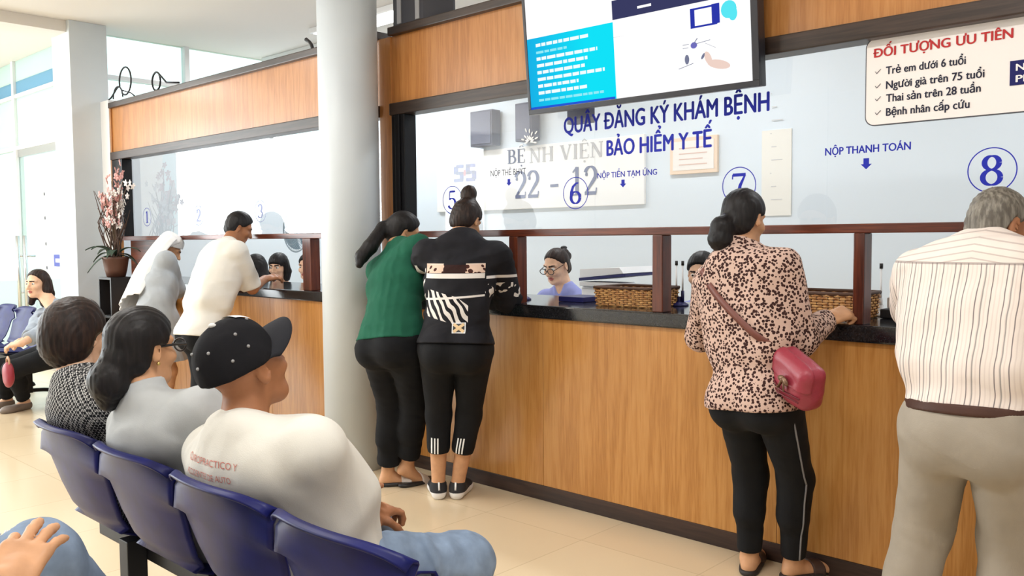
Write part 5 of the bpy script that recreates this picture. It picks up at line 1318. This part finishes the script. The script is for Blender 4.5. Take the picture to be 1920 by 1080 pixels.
# strap over the left shoulder, across the back
ends = [L.N+L.Rc@np.array(q) for q in ((-.12, .1, -.02), (-.125, .0, .03), (-.11, -.12, -.04), (-.06, -.2, -.13))]; tgt = L.loc(bc+bR@np.array([-.07, -.01, .06]))
mid = [ends[3]+(tgt-ends[3])*t+np.array([0, -.05*math.sin(math.pi*t), 0]) for t in (.25, .5, .75)]
sp_ = np.array(ends+mid); sp_ = onto(L.shirt_fn, sp_+np.array([0, -.12, 0])*np.array([[0], [0], [1], [1], [1], [1], [1]]), (0.0, 1, 0), .004); sp_[0:2] = np.array(ends[:2])+np.array([0, 0, .0])
pathL = smooth_path(list(sp_[2:])+[tgt])
iR = np.linalg.inv(L.RZ); pathB = [iR@np.asarray(p)+L.rp-bc for p in pathL]
def ribbon(pts, w, t, side):
    b = MB(); n = len(pts); A_, B_ = [], []
    for i, p in enumerate(pts):
        tg = unit(np.asarray(pts[min(i+1, n-1)])-np.asarray(pts[max(i-1, 0)])); sd = unit(np.cross(tg, side)); nn = unit(np.cross(sd, tg))
        A_.append([b.bm.verts.new(tuple(np.asarray(p)+sd*w/2*sx_+nn*t/2*sz_)) for sx_, sz_ in ((-1, -1), (1, -1), (1, 1), (-1, 1))])
    for q, r_ in zip(A_[:-1], A_[1:]):
        for k in range(4): b.bm.faces.new((q[k], q[(k+1) % 4], r_[(k+1) % 4], r_[k]))
    b.bm.faces.new(A_[0][::-1]); b.bm.faces.new(A_[-1]); return b
o = ribbon(pathB, .026, .004, iR@np.array([0, -1.0, 0])).build('shoulder_strap', mat('brown red strap', lin(112, 62, 52), .5), None, True); o.parent = bg

# 4 ---- older man in the striped shirt
O = Fig('grey haired man in a pale striped shirt and stone grey trousers', 1.66, A(1822, 792, -.56), A(1846, 462, -.42), A(1872, 424, -.36), -4, -30, 24, 0, sw=.114, hip=1.02, bulk=1.2, butt=.75)
O.set_arm(1, A(1960, 600, .1), (.7, -.5, -.7)); O.set_arm(-1, A(1770, 600, .05), (.75, -.6, -.5))
O.set_leg(-1, at_z(1682, 1190, .07)); O.set_leg(1, at_z(1872, 1225, .07))
O.body([SK3, M_lip, M_brow], [], [])
yo = O.loc(A(1830, 492, -.5))[2]
O.shirt(pat_stripe(yo), .024, .92, drape=True, hem=.05, fold=.007, freq=20, seed=15, st=.026, collar=.06, stretch=(1.2, 1, .6), res=.0055, extra=[ell(O.waist+O.Rp@np.array([0, -.0, .02]), (.185, .145, .12), O.Rp)])
O.trousers(KHAKI, .02, top=.05, upto=2.0, fold=.005, freq=20, seed=16, radii=(.104, .084, .078))
bf = cut(grow(union([ell(O.P, (.098*O.h*O.hip+.02, .07*O.h*O.bulk+.02, .078*O.h+.02), O.Rp), ell(O.waist, (.082*O.h*O.bulk+.02, .062*O.h*O.bulk+.02, .085*O.h+.02), O.Rp)], .05), .006), plane(O.P+O.Rp[:, 2]*.058, O.Rp[:, 2]), plane(O.P+O.Rp[:, 2]*.026, -O.Rp[:, 2])); O.mount('belt', bf, cloth('brown leather belt', lin(74, 50, 42), .5), O.P-.3, O.P+.3, .005)
tf = grow(bf, .004); lp = MB()
for x in (-.11, -.03, .05, .12):
    q = onto(bf, [O.P+O.Rp@np.array([x, -.4, z]) for z in (.028, .048, .068)], (0, 1, 0), .004); lp.tube([tuple(map(float, p)) for p in q], .006, 6)
local(lp, 'belt_loops', KHAKI, O)
O.hair(HG, O.cap_hair(.01, hairline=.035, nape=-.055), ring=80, amp=.0016)
for m, ty in ((-1, 20), (1, -20)): shoes(O, m, ty, [mat('dark brown shoe', lin(50, 36, 30), .5)], .008, low=.03)

# 5 ---- man in the white shirt leaning over the left counter
K = Fig('man in a loose white shirt and black trousers leaning over the left counter', 1.68, A(385, 618, -.46), A(428, 462, -.24), A(449, 428, -.1), -6, -22, 26, 0, sw=.118, hip=1.0, bulk=1.08)
kw = A(497, 523, .05); K.set_arm(1, kw, (.5, -.3, -1)); K.set_arm(-1, A(470, 530, .15), (.6, -.2, -1))
K.set_leg(-1, at_z(370, 812, .07)); K.set_leg(1, at_z(398, 822, .07))
K.body([SK3, M_lip, M_brow], [K.hand(1, (.15, .95, .1), (.3, -.2, .9), curl=(.5, .7, .4))], [])
K.shirt(WHITEC, .03, .95, drape=True, hem=-.05, fold=.006, freq=20, seed=21, st=.028, collar=.05, stretch=(1, 1, .7), extra=[ell(K.P+K.Rp@np.array([0, -.01, .03]), (.185, .14, .14), K.Rp)])
K.trousers(BLACKC, .016, upto=2.0, wide=.026, seed=22, fold=.004, freq=20)
K.hair(HB, K.cap_hair(.015, hairline=.045, nape=-.045), amp=.0012, ring=70)
for m in (-1, 1): shoes(K, m, 0, [mat('black shoe', (.02, .02, .022), .45)], .008, low=.03)

# 6 ---- nun
N_ = Fig('nun in a grey habit and a long white veil bent over the left counter', 1.58, A(292, 612, -.42), A(306, 503, -.22), A(318, 470, -.08), -10, -26, 30, 0, sw=.106, hip=1.05, bulk=1.1)
N_.set_arm(1, A(345, 560, .0), (.5, -.2, -1)); N_.set_arm(-1, A(330, 545, .08), (.5, .1, -1))
N_.set_leg(-1, at_z(290, 770, .066)); N_.set_leg(1, at_z(310, 775, .066))
N_.body([SK2, M_lip, M_brow], [N_.hand(1, (.2, .9, -.1), (.2, 0, 1))], [N_.foot(-1, 0), N_.foot(1, 0)])
skirt = rcone(N_.P+np.array([0, -.01, .02]), np.array([0, .02, .3]), .185, .23)
N_.shirt(NUNG, .024, 1.25, hem=-.58, hemn=np.array([0, 0, 1.0]), fold=.006, freq=22, seed=24, st=.03, extra=[skirt], name='habit', stretch=(1, 1, .5))
vp = smooth_path([N_.hp(0, .083, .06), N_.hp(0, .06, .12), N_.hp(0, -.02, .142), N_.hp(0, -.11, .09), N_.N+N_.Rc@np.array([-.03, -.17, .02]), N_.waist+N_.Rc@np.array([-.05, -.225, .14]), N_.waist+N_.Rc@np.array([-.07, -.245, .03])], 6)
def veil(u, v):
    q = v*(len(vp)-1); i = min(int(q), len(vp)-2); c = vp[i]+(vp[i+1]-vp[i])*(q-i); tg = unit(vp[i+1]-vp[i]); sd = unit(N_.Rh[:, 0]*(1-v)+N_.Rc[:, 0]*v); n_ = unit(np.cross(tg, sd))
    w_ = .088+.1*max(0, v-.35)/.65; am = 2.0-.9*v if v > .12 else 1.35+5*v; a_ = (u-.5)*2*am
    return c+sd*math.sin(a_)*w_+n_*((math.cos(a_)-1)*w_*1.05+.007*math.sin(u*42)*min(1, v*2))
local(MB().grid(veil, 60, 40, .006), 'veil', VEIL, N_)

# 7 ---- seated woman at the far left
Wp = at(98, 640, 2.56); Wn = at(88, 572, 2.52); Wh = at(70, 532, 2.48)
Wo = Fig('seated woman in a grey cardigan holding a red purse at the far left', 1.58, (Wp[0]+.12, 2.56, .5), (Wn[0]+.06, 2.55, Wn[2]), Wh, 188, 205, 4, 0, sw=.108, hip=1.05, bulk=1.05, bust=.8)
kn_r = at_z(40, 655, .5)
Wo.set_leg(-1, at_z(47, 752, .068), (0, 1, .6)); Wo.set_leg(1, at_z(14, 748, .068), (0, 1, .6))
wr = at(30, 650, 2.12); Wo.set_arm(-1, wr, (.7, -.5, -.5)); Wo.set_arm(1, at(22, 655, 2.1)+np.array([-.03, .06, .0]), (.7, -.5, -.5))
Wo.body([SK1, M_lip, M_brow], [Wo.hand(-1, (-.6, -.7, -.35), (.1, -.3, .95), curl=(.5, .7, .4)), Wo.hand(1, (.3, -.8, -.3), (-.3, -.2, .9), curl=(.5, .7, .4))], [Wo.foot(-1, 200), Wo.foot(1, 190)], res=.005)
neckv = cut(rcone(Wo.N+Wo.Rc@np.array([0, .1, -.09]), Wo.N+Wo.Rc@np.array([0, .07, .06]), .03, .07))
Wo.shirt(SLATE, .022, 1.72, hem=-.06, fold=.005, freq=26, seed=33, neckcut=neckv, name='cardigan', st=.024)
Wo.trousers(BLACKC, .01, upto=1.88, wide=.008, seed=34)
h1 = Wo.cap_hair(.011, hairline=.03, nape=-.2, side=.0); cur = union([rchain([Wo.hp(m*.06, -.03, .03), Wo.hp(m*.078, -.02, -.06), Wo.hp(m*.075, .01, -.16)], [.035, .036, .026]) for m in (-1, 1)]+[rchain([Wo.hp(0, -.07, .0), Wo.hp(.0, -.075, -.1), Wo.hp(0, -.07, -.17)], [.06, .065, .045])], .03)
Wo.hair(HBR, union([h1, cur], .015), pad=.25); Wo.eyes(M_eyew, M_iris)
for m, ty in ((-1, 200), (1, 190)): shoes(Wo, m, ty, [mat('taupe flat shoe', lin(120, 108, 100), .5)], .007, low=-.012)
pc = at(16, 705, 2.08); pr_ = empty('purse', tuple(pc), label='small red purse dangling from the hands of the seated woman at the far left', cat='bag')
solid('purse_body', pr_, folds(union([ell((0, 0, 0), (.07, .035, .085)), ell((0, 0, .05), (.04, .025, .05))], .03), .003, 40, 7), (-.14,)*3, (.14,)*3, .005, mat('red leather', lin(146, 38, 54), .45))
o = MB().tube([(-.03, 0, .085), (-.025, 0, .12), (0, 0, .14), (.025, 0, .12), (.03, 0, .085)], .007, 8).build('purse_handle', mat('tan handle', lin(196, 156, 128), .5), None, True); o.parent = pr_

# 8 ---- foreground row: houndstooth top, grey top with glasses, capped man
def seated(k, neck, head, label, h, hyaw, hp_, yaw=3, py=.235, **kw):
    sx = -2.735+k*PITCH_S; F = Fig(label, h, (sx, 1.0+py, .56), neck, head, yaw, hyaw, hp_, wf=.035, butt=.8, **kw); return F
def sit_legs(F, k, kx=.1, fy=1.62):
    sx = -2.735+k*PITCH_S
    for m in (-1, 1): F.set_leg(m, (sx+m*kx, fy, .07), (.05, .6, 1))
H1 = seated(0, at(140, 712, 1.02), at(143, 632, 1.05), 'person with short brown hair in a black and white houndstooth top', 1.58, 30, 8, sw=.112, bulk=1.1)
H1.set_arm(1, (-2.5, 1.5, .55)); H1.set_arm(-1, (-2.85, 1.5, .55)); sit_legs(H1, 0)
H1.body([SK1, M_lip, M_brow], [H1.hand(1, (0, 1, 0), (0, 0, 1)), H1.hand(-1, (0, 1, 0), (0, 0, 1))], [])
H1.shirt(pat_check(), .02, 1.3, drape=True, hem=-.06, fold=.004, freq=22, seed=41, collar=.03)
H1.trousers(BLACKC, .01, upto=2.0, wide=.015)
H1.hair(HBR, union([H1.cap_hair(.022, hairline=.045, nape=-.075), ell(H1.hp(0, -.045, .0), np.array((.082, .08, .1)), H1.Rh)], .02), amp=.0012, ring=70)
b = MB().tube([tuple(H1.hp(.098*math.cos(a_)*.86, .012+.02*math.sin(a_), .02+.108*math.sin(a_))) for a_ in [math.pi*i/20 for i in range(21)]], .006, 8); local(b, 'head_band', M_blackp, H1)
for m in (-1, 1): shoes(H1, m, 0, [mat('black slip on', (.02, .02, .022), .5)], .008, low=.0)

P2 = seated(1, at(268, 752, 1.025), at(268, 655, 1.05), 'seated woman in a pale grey top and glasses with a low black bun', 1.6, 14, 2, sw=.115, bulk=1.15)
P2.set_arm(1, (-2.02, 1.5, .56)); P2.set_arm(-1, (-2.4, 1.5, .56)); sit_legs(P2, 1)
P2.body([SK2, M_lip, M_brow], [P2.hand(1, (0, 1, 0), (0, 0, 1)), P2.hand(-1, (0, 1, 0), (0, 0, 1))], [], res=.005)
P2.shirt(GREYC, .02, 1.2, drape=True, hem=-.06, fold=.0045, freq=24, seed=43, collar=.045, stretch=(.5, .8, 1.6))
P2.trousers(BLACKC, .01, upto=2.0, wide=.015)
P2.hair(HB, union([P2.cap_hair(.016, hairline=.045, nape=-.06), ell(P2.hp(-.012, -.105, -.085), np.array((.062, .05, .058)), P2.Rh), rcone(P2.hp(0, -.08, -.03), P2.hp(-.01, -.1, -.07), .05, .045), ell(P2.hp(-.02, -.1, -.14), np.array((.03, .03, .03)), P2.Rh)], .015), pad=.23, amp=.0012, ring=70)
gl = MB()
for m in (-1, 1):
    gl.tube([tuple(P2.hp(m*.07, -.005, .012)), tuple(P2.hp(m*.07, .06, .014)), tuple(P2.hp(m*.064, .103, .012))], .0035, 6)
    gl.tube([tuple(P2.hp(m*.034+.026*math.cos(a_), .106, .008+.019*math.sin(a_))) for a_ in [2*math.pi*i/20 for i in range(21)]], .0026, 6)
gl.tube([tuple(P2.hp(-.01, .108, .01)), tuple(P2.hp(.01, .108, .01))], .0022, 6); local(gl, 'glasses', M_blackp, P2)
b = MB(); b.ball(P2.hp(.078, -.008, -.037), .0052); local(b, 'earring', mat('gold', lin(220, 190, 120), .3, .9), P2)
for m in (-1, 1): shoes(P2, m, 0, [mat('black sandal', (.02, .02, .022), .5)], .008, low=.0)

C3 = seated(2, at(448, 800, 1.045), at(462, 690, 1.08), 'seated man in a black cap and a white printed tee shirt', 1.68, 10, -19, hroll=-4, py=.215, sw=.122, bulk=1.06, hs=.98)
C3.set_arm(1, at(660, 945, 1.44), (.7, -.75, -.6)); C3.set_arm(-1, (-2.0, 1.5, .56)); C3.set_leg(1, (-1.75, 1.5, .07), (.1, .6, 1)); C3.set_leg(-1, (-2.1, 1.5, .07), (.1, .6, 1))
C3.body([SK3, M_lip, M_brow], [C3.hand(1, (-.15, .75, -.55), (.75, .1, .4), curl=(.5, .6, .4), thumb=(1.2, -.6)), C3.hand(-1, (0, 1, 0), (0, 0, 1))], [], res=.0045)
C3.shirt(TEE, .026, .98, hem=-.06, fold=.0035, freq=24, seed=47, st=.026, stretch=(1.7, 1.2, .5), res=.0055, drape=True, extra=[rcone(C3.sh[1], C3.sh[1]+(C3.arm[1][1]-C3.sh[1])*.85, .054, .062)])
C3.trousers(DENIM, .014, upto=2.0, wide=.022, fold=.007, freq=30, seed=48, name='jeans')
for m, ty in ((-1, 5), (1, -5)): shoes(C3, m, ty, [mat('black trainer', (.02, .02, .022), .5)], .009, low=.02)
qh = C3.hs; Rcap = C3.Rh@rot_zxy(0, math.radians(-13), math.radians(-3)); hpc = lambda x, y, z: C3.H+Rcap@(np.array([x, y, z])*qh)   # the cap sits tipped back
cf = cut(union([ell(hpc(0, -.012, .05), np.array((.084, .101, .088))*qh, Rcap), ell(hpc(0, -.02, .01), np.array((.084, .099, .075))*qh, Rcap)], .03), plane(hpc(0, 0, .012), Rcap@np.array([0, -.18, -1.0])))
C3.mount('cap', folds(cf, .002, 50, 3), cloth('black cotton', lin(24, 24, 28), .9, .15), C3.H-.2, C3.H+.25, .004)
ca = cloth('black cotton brim', lin(40, 41, 46), .9, .1); bb = MB()
def brim(u, v):
    a_ = math.radians(-78+156*u); r_ = .096+.0*u; x = math.sin(a_)*(.084+.006*v); y = math.cos(a_)*.092; L_ = .088*v*max(0, math.cos(a_))**.55
    return hpc(x, -.012+y+L_, .032-.03*(x/.085)**2*1.0-.012*v*v+.012)
bb.grid(brim, 28, 8, .006); local(bb, 'cap_brim', ca, C3)
b = MB(); b.ball(hpc(0, -.012, .139), (.009, .009, .006)); local(b, 'cap_button', mat('pale button', lin(214, 214, 214), .5), C3)
b = MB()
for ax_, el_ in ((-150, 40), (150, 40), (90, 42), (30, 40), (-30, 40), (90, 15), (120, 12), (180, 22)):
    a_, e_ = math.radians(ax_), math.radians(el_); p_ = np.array([.084*math.sin(a_)*math.cos(e_), .101*math.cos(a_)*math.cos(e_), .088*math.sin(e_)]); b.ball(hpc(*(p_*1.0+np.array([0, -.012, .05]))), .0042, 8, 6)
local(b, 'cap_eyelets', mat('pale eyelets', lin(150, 150, 152), .5), C3)
b = print_quad(C3, cf, 'cap_badge', hpc(.0, .052, .3), Rcap[:, 0], Rcap[:, 1], .055, .034, -Rcap[:, 2], M_white, push=.004)
M_print = mat('faded red print', lin(206, 128, 116), .9)
bkd = (0, 1.0, 0); ux = np.array([1, 0, .03]); uz = np.array([0, 0, 1.0]); y0_ = C3.N[1]-.4
lx = C3.N[0]
for i, (t_, w_, dz, c_) in enumerate((('QUIROPRACTICO Y', .225, 0, .0165), ('ACCIDENTES DE AUTO', .2, -.033, .0155))):
    print_text(C3, 'shirt_print', t_, (lx-.118, y0_, C3.N[2]-.08+dz), ux, uz, w_, c_, bkd, M_print)
for i in range(7): print_quad(C3, C3.shirt_fn, 'shirt_print_mark', (lx-.095+.016*i, y0_, C3.N[2]-.08-.058), ux, uz, .011, .013, bkd, M_print, 3, 3)

# 9 ---- person behind the front row: torn jeans and a hand on the knee
Q5 = Fig('person in torn pale jeans with a hand on the knee at the bottom left corner', 1.7, (kq[0]+.02, kq[1]-.38, .585), (kq[0]-.0, kq[1]-.47, 1.08), (kq[0]-.01, kq[1]-.42, 1.24), 0, 0, 0, sw=.115)
Q5.set_leg(1, (kq[0]-.1, kq[1]+.24, .36), (.1, .2, 1)); Q5.set_leg(-1, (kq[0]-.12, kq[1]-.02, .075), (0, .6, 1))
hw = at_z(10, 1100, .805); Q5.set_arm(1, hw, (.9, -.5, -.3)); Q5.set_arm(-1, (kq[0]-.3, kq[1]-.35, .68), (.6, -.5, -.4))
tipd = at_z(140, 1012, .765)-hw
Q5.body([SK2, M_lip, M_brow], [Q5.hand(1, tipd, (.42, -.12, .9), size=.185, spread=.15, curls=[(.5, .75, .5), (.12, .18, .12), (.12, .2, .12), (.16, .22, .15)], thumb=(.1, .4)), Q5.hand(-1, (0, 1, 0), (0, 0, 1))], [], res=.0036)
Q5.shirt(GREYC, .02, 1.2, hem=-.06, seed=51)
k5 = Q5.leg[1][1]
tear = ell(k5+np.array([-.04, -.05, .062]), (.036, .034, .036))
Q5.trousers(DENIM, .013, top=.22, upto=2.0, wide=.022, fold=.003, freq=34, seed=52, name='jeans', res=.005)
JOBS[-1] = JOBS[-1][:2]+(minus(JOBS[-1][2], tear, .004),)+JOBS[-1][3:]
fr_ = MB(); rnd = random.Random(3)
for i in range(16): a_ = 2*math.pi*i/16; c_ = k5+np.array([-.04+.034*math.cos(a_), -.05+.032*math.sin(a_), .058+.012*math.cos(a_)]); fr_.tube([tuple(c_), tuple(c_+np.array([rnd.uniform(-.01, .01), rnd.uniform(-.01, .01), rnd.uniform(.0, .01)]))], .0018, 5)
local(fr_, 'torn_threads', mat('pale threads', lin(220, 220, 222), .9), Q5)
Q5.hair(HB, Q5.cap_hair(.014))
for m in (-1, 1): shoes(Q5, m, 0, [M_white], .009, low=.02)

# 10 ---- clerks behind the glass
def clerk(label, head, neck, yaw, hyaw, hpitch, hairm_, cloth_, h=1.58, kind='bob', eyes=True, res=.005, **kw):
    F = Fig(label, h, (neck[0], neck[1]+.06, .53), neck, head, yaw, hyaw, hpitch, sw=.106, bulk=1.0, bust=.7, **kw)
    f = np.array([-math.sin(F.yaw), math.cos(F.yaw)]); r_ = np.array([math.cos(F.yaw), math.sin(F.yaw)])
    for m in (-1, 1):
        w = np.array([neck[0], neck[1]])+f*.3+r_*m*.15; F.set_arm(m, (w[0], w[1], .79), (.8, -.5, -.4))
        a_ = np.array([neck[0], neck[1]])+f*.42+r_*m*.09; F.set_leg(m, (a_[0], a_[1], .07), (.1, .6, 1))
    F.body([SK1, M_lip, M_brow], [F.hand(m, (f[0], f[1], 0), (0, 0, 1)) for m in (-1, 1)], [F.foot(m, yaw) for m in (-1, 1)], res=res)
    F.shirt(cloth_, .018, .95, hem=-.07, fold=.003, freq=24, seed=61, collar=.03, neckcut=cut(rcone(F.N+F.Rc@np.array([0, .1, -.07]), F.N+F.Rc@np.array([0, .07, .05]), .018, .05)))
    F.trousers(BLACKC, .01, upto=2.0, wide=.012)
    if eyes: F.eyes(M_eyew, M_iris)
    c = F.root.location; ch = empty('office_chair', (c.x, c.y, 0), label='black office chair under the '+' '.join(label.split(' at ')[0].split(' behind')[0].split()[:10]), cat='chair', group=None)
    MB().box(c.x-.22, c.x+.22, c.y-.2, c.y+.22, .37, .42, .02).build('seat', M_blackp, ch); MB().tube([(c.x, c.y, .08), (c.x, c.y, .37)], .025).build('post', M_chrome, ch)
    b = MB()
    for k in range(5): a_ = 2*math.pi*k/5; b.bar((c.x, c.y, .07), (c.x+.26*math.cos(a_), c.y+.26*math.sin(a_), .035), .04, .03); b.ball((c.x+.26*math.cos(a_), c.y+.26*math.sin(a_), .027), .027, 8, 6)
    b.build('star_base', M_blackp, ch)
    return F
g1 = clerk('clerk in a lilac blue shirt and glasses with hair pinned up', A(1043, 499, .92), A(1058, 541, .97), 178, 180, 20, HBR, UNIF, res=.004)
g1.hair(HBR, union([g1.cap_hair(.008, hairline=.03, nape=-.06), ell(g1.hp(.0, -.105, .035), np.array((.042, .036, .055)), g1.Rh), ell(g1.hp(.0, -.1, -.04), np.array((.036, .03, .05)), g1.Rh)], .015))
gl = MB()
for m in (-1, 1):
    gl.tube([tuple(g1.hp(m*.07, -.005, .012)), tuple(g1.hp(m*.07, .06, .012)), tuple(g1.hp(m*.062, .1, .006))], .0022, 6)
    gl.tube([tuple(g1.hp(m*.034+.027*math.cos(a_), .105, .0+.02*math.sin(a_))) for a_ in [2*math.pi*i/20 for i in range(21)]], .0026, 6)
gl.tube([tuple(g1.hp(-.009, .107, .003)), tuple(g1.hp(.009, .107, .003))], .0022, 6); local(gl, 'glasses', M_blackp, g1)
b = MB(); b.ball(g1.hp(.0, -.12, .09), (.012, .03, .012)); b.ball(g1.hp(0, -.14, .02), (.03, .012, .03)); local(b, 'hair_clip', M_blackp, g1)
g2 = clerk('clerk with dark hair half hidden behind the woman in the spotted hoodie', A(1316, 512, .8), A(1326, 565, .88), 180, 196, 14, HB, UNIF)
g2.hair(HB, union([g2.cap_hair(.013, hairline=.045, nape=-.06)], .01))
g3 = clerk('clerk with a black fringe and white blouse at the left counter window', A(522, 500, .78), A(532, 540, .84), 176, 208, 12, HB, UNIW)
g3.hair(HB, union([g3.cap_hair(.016, hairline=.078, nape=-.12), rchain([g3.hp(.05, -.02, .03), g3.hp(.07, -.02, -.05), g3.hp(.065, -.01, -.11)], [.04, .04, .03]), rchain([g3.hp(-.05, -.02, .03), g3.hp(-.07, -.02, -.05), g3.hp(-.065, -.01, -.11)], [.04, .04, .03])], .02))
g4 = clerk('clerk in a lilac blue shirt behind the wooden post of the left counter', A(578, 500, .9), A(584, 542, .96), 180, 200, 8, HB, UNIF)
g4.hair(HB, union([g4.cap_hair(.014, hairline=.045, nape=-.1), ell(g4.hp(0, -.09, -.02), np.array((.05, .045, .07)), g4.Rh)], .02))
g5 = clerk('dark haired clerk just left of the fringed clerk behind the left counter', A(478, 500, 1.0), A(486, 540, 1.05), 150, 120, 6, HB, UNIW, eyes=False, res=.006)
g5.hair(HB, union([g5.cap_hair(.016, hairline=.045, nape=-.14), rchain([g5.hp(0, -.07, .0), g5.hp(.0, -.07, -.1), g5.hp(0, -.06, -.15)], [.06, .06, .045])], .02))
# pedestal fan behind the left glass
fc = at(562, 432, D+1.6); fn_ = empty('pedestal_fan', (fc[0], fc[1], 0), label='pale round pedestal fan showing above the rail of the left partition', cat='fan')
M_fan = mat('pale blue grey fan', lin(170, 188, 200), .5); fy = fc[1]; fz = fc[2]
MB().lathe([(.2, .001), (.2, .02), (.06, .04), (.02, .05)], (fc[0], fy, 0), 32).build('base', M_fan, fn_, True); MB().tube([(fc[0], fy+.06, .04), (fc[0], fy+.06, fz-.02)], .014, 10).build('pole', M_fan, fn_, True)
MB().ball((fc[0], fy+.07, fz), (.06, .09, .06)).build('motor', M_fan, fn_, True)
b = MB(); RF = .215
for k in range(40):
    a_ = 2*math.pi*k/40; b.tube([(fc[0]+r_*math.cos(a_), fy-.05+y_, fz+r_*math.sin(a_)) for r_, y_ in ((.03, -.06), (RF*.6, -.045), (RF, 0), (RF*.6, .05), (.06, .06))], .0022, 4)
for r_ in (.08, .14, RF): b.tube([(fc[0]+r_*math.cos(2*math.pi*k/40), fy-.05-(.06 if r_ < .1 else .045 if r_ < .2 else 0), fz+r_*math.sin(2*math.pi*k/40)) for k in range(41)], .003 if r_ < .2 else .007, 5, False)
b.build('guard', M_fan, fn_)
for k in range(3):
    a0_ = 2*math.pi*k/3
    def blade(u, v, a0_=a0_): r_ = .04+.15*u; a_ = a0_+(v-.5)*1.5*(.6+.5*u); return (fc[0]+r_*math.cos(a_), fy-.05+.05*(v-.5)*.7, fz+r_*math.sin(a_))
    MB().grid(blade, 8, 8, .003).build('blade', mat('fan blade', lin(150, 176, 192), .4), fn_, True)
run_jobs()
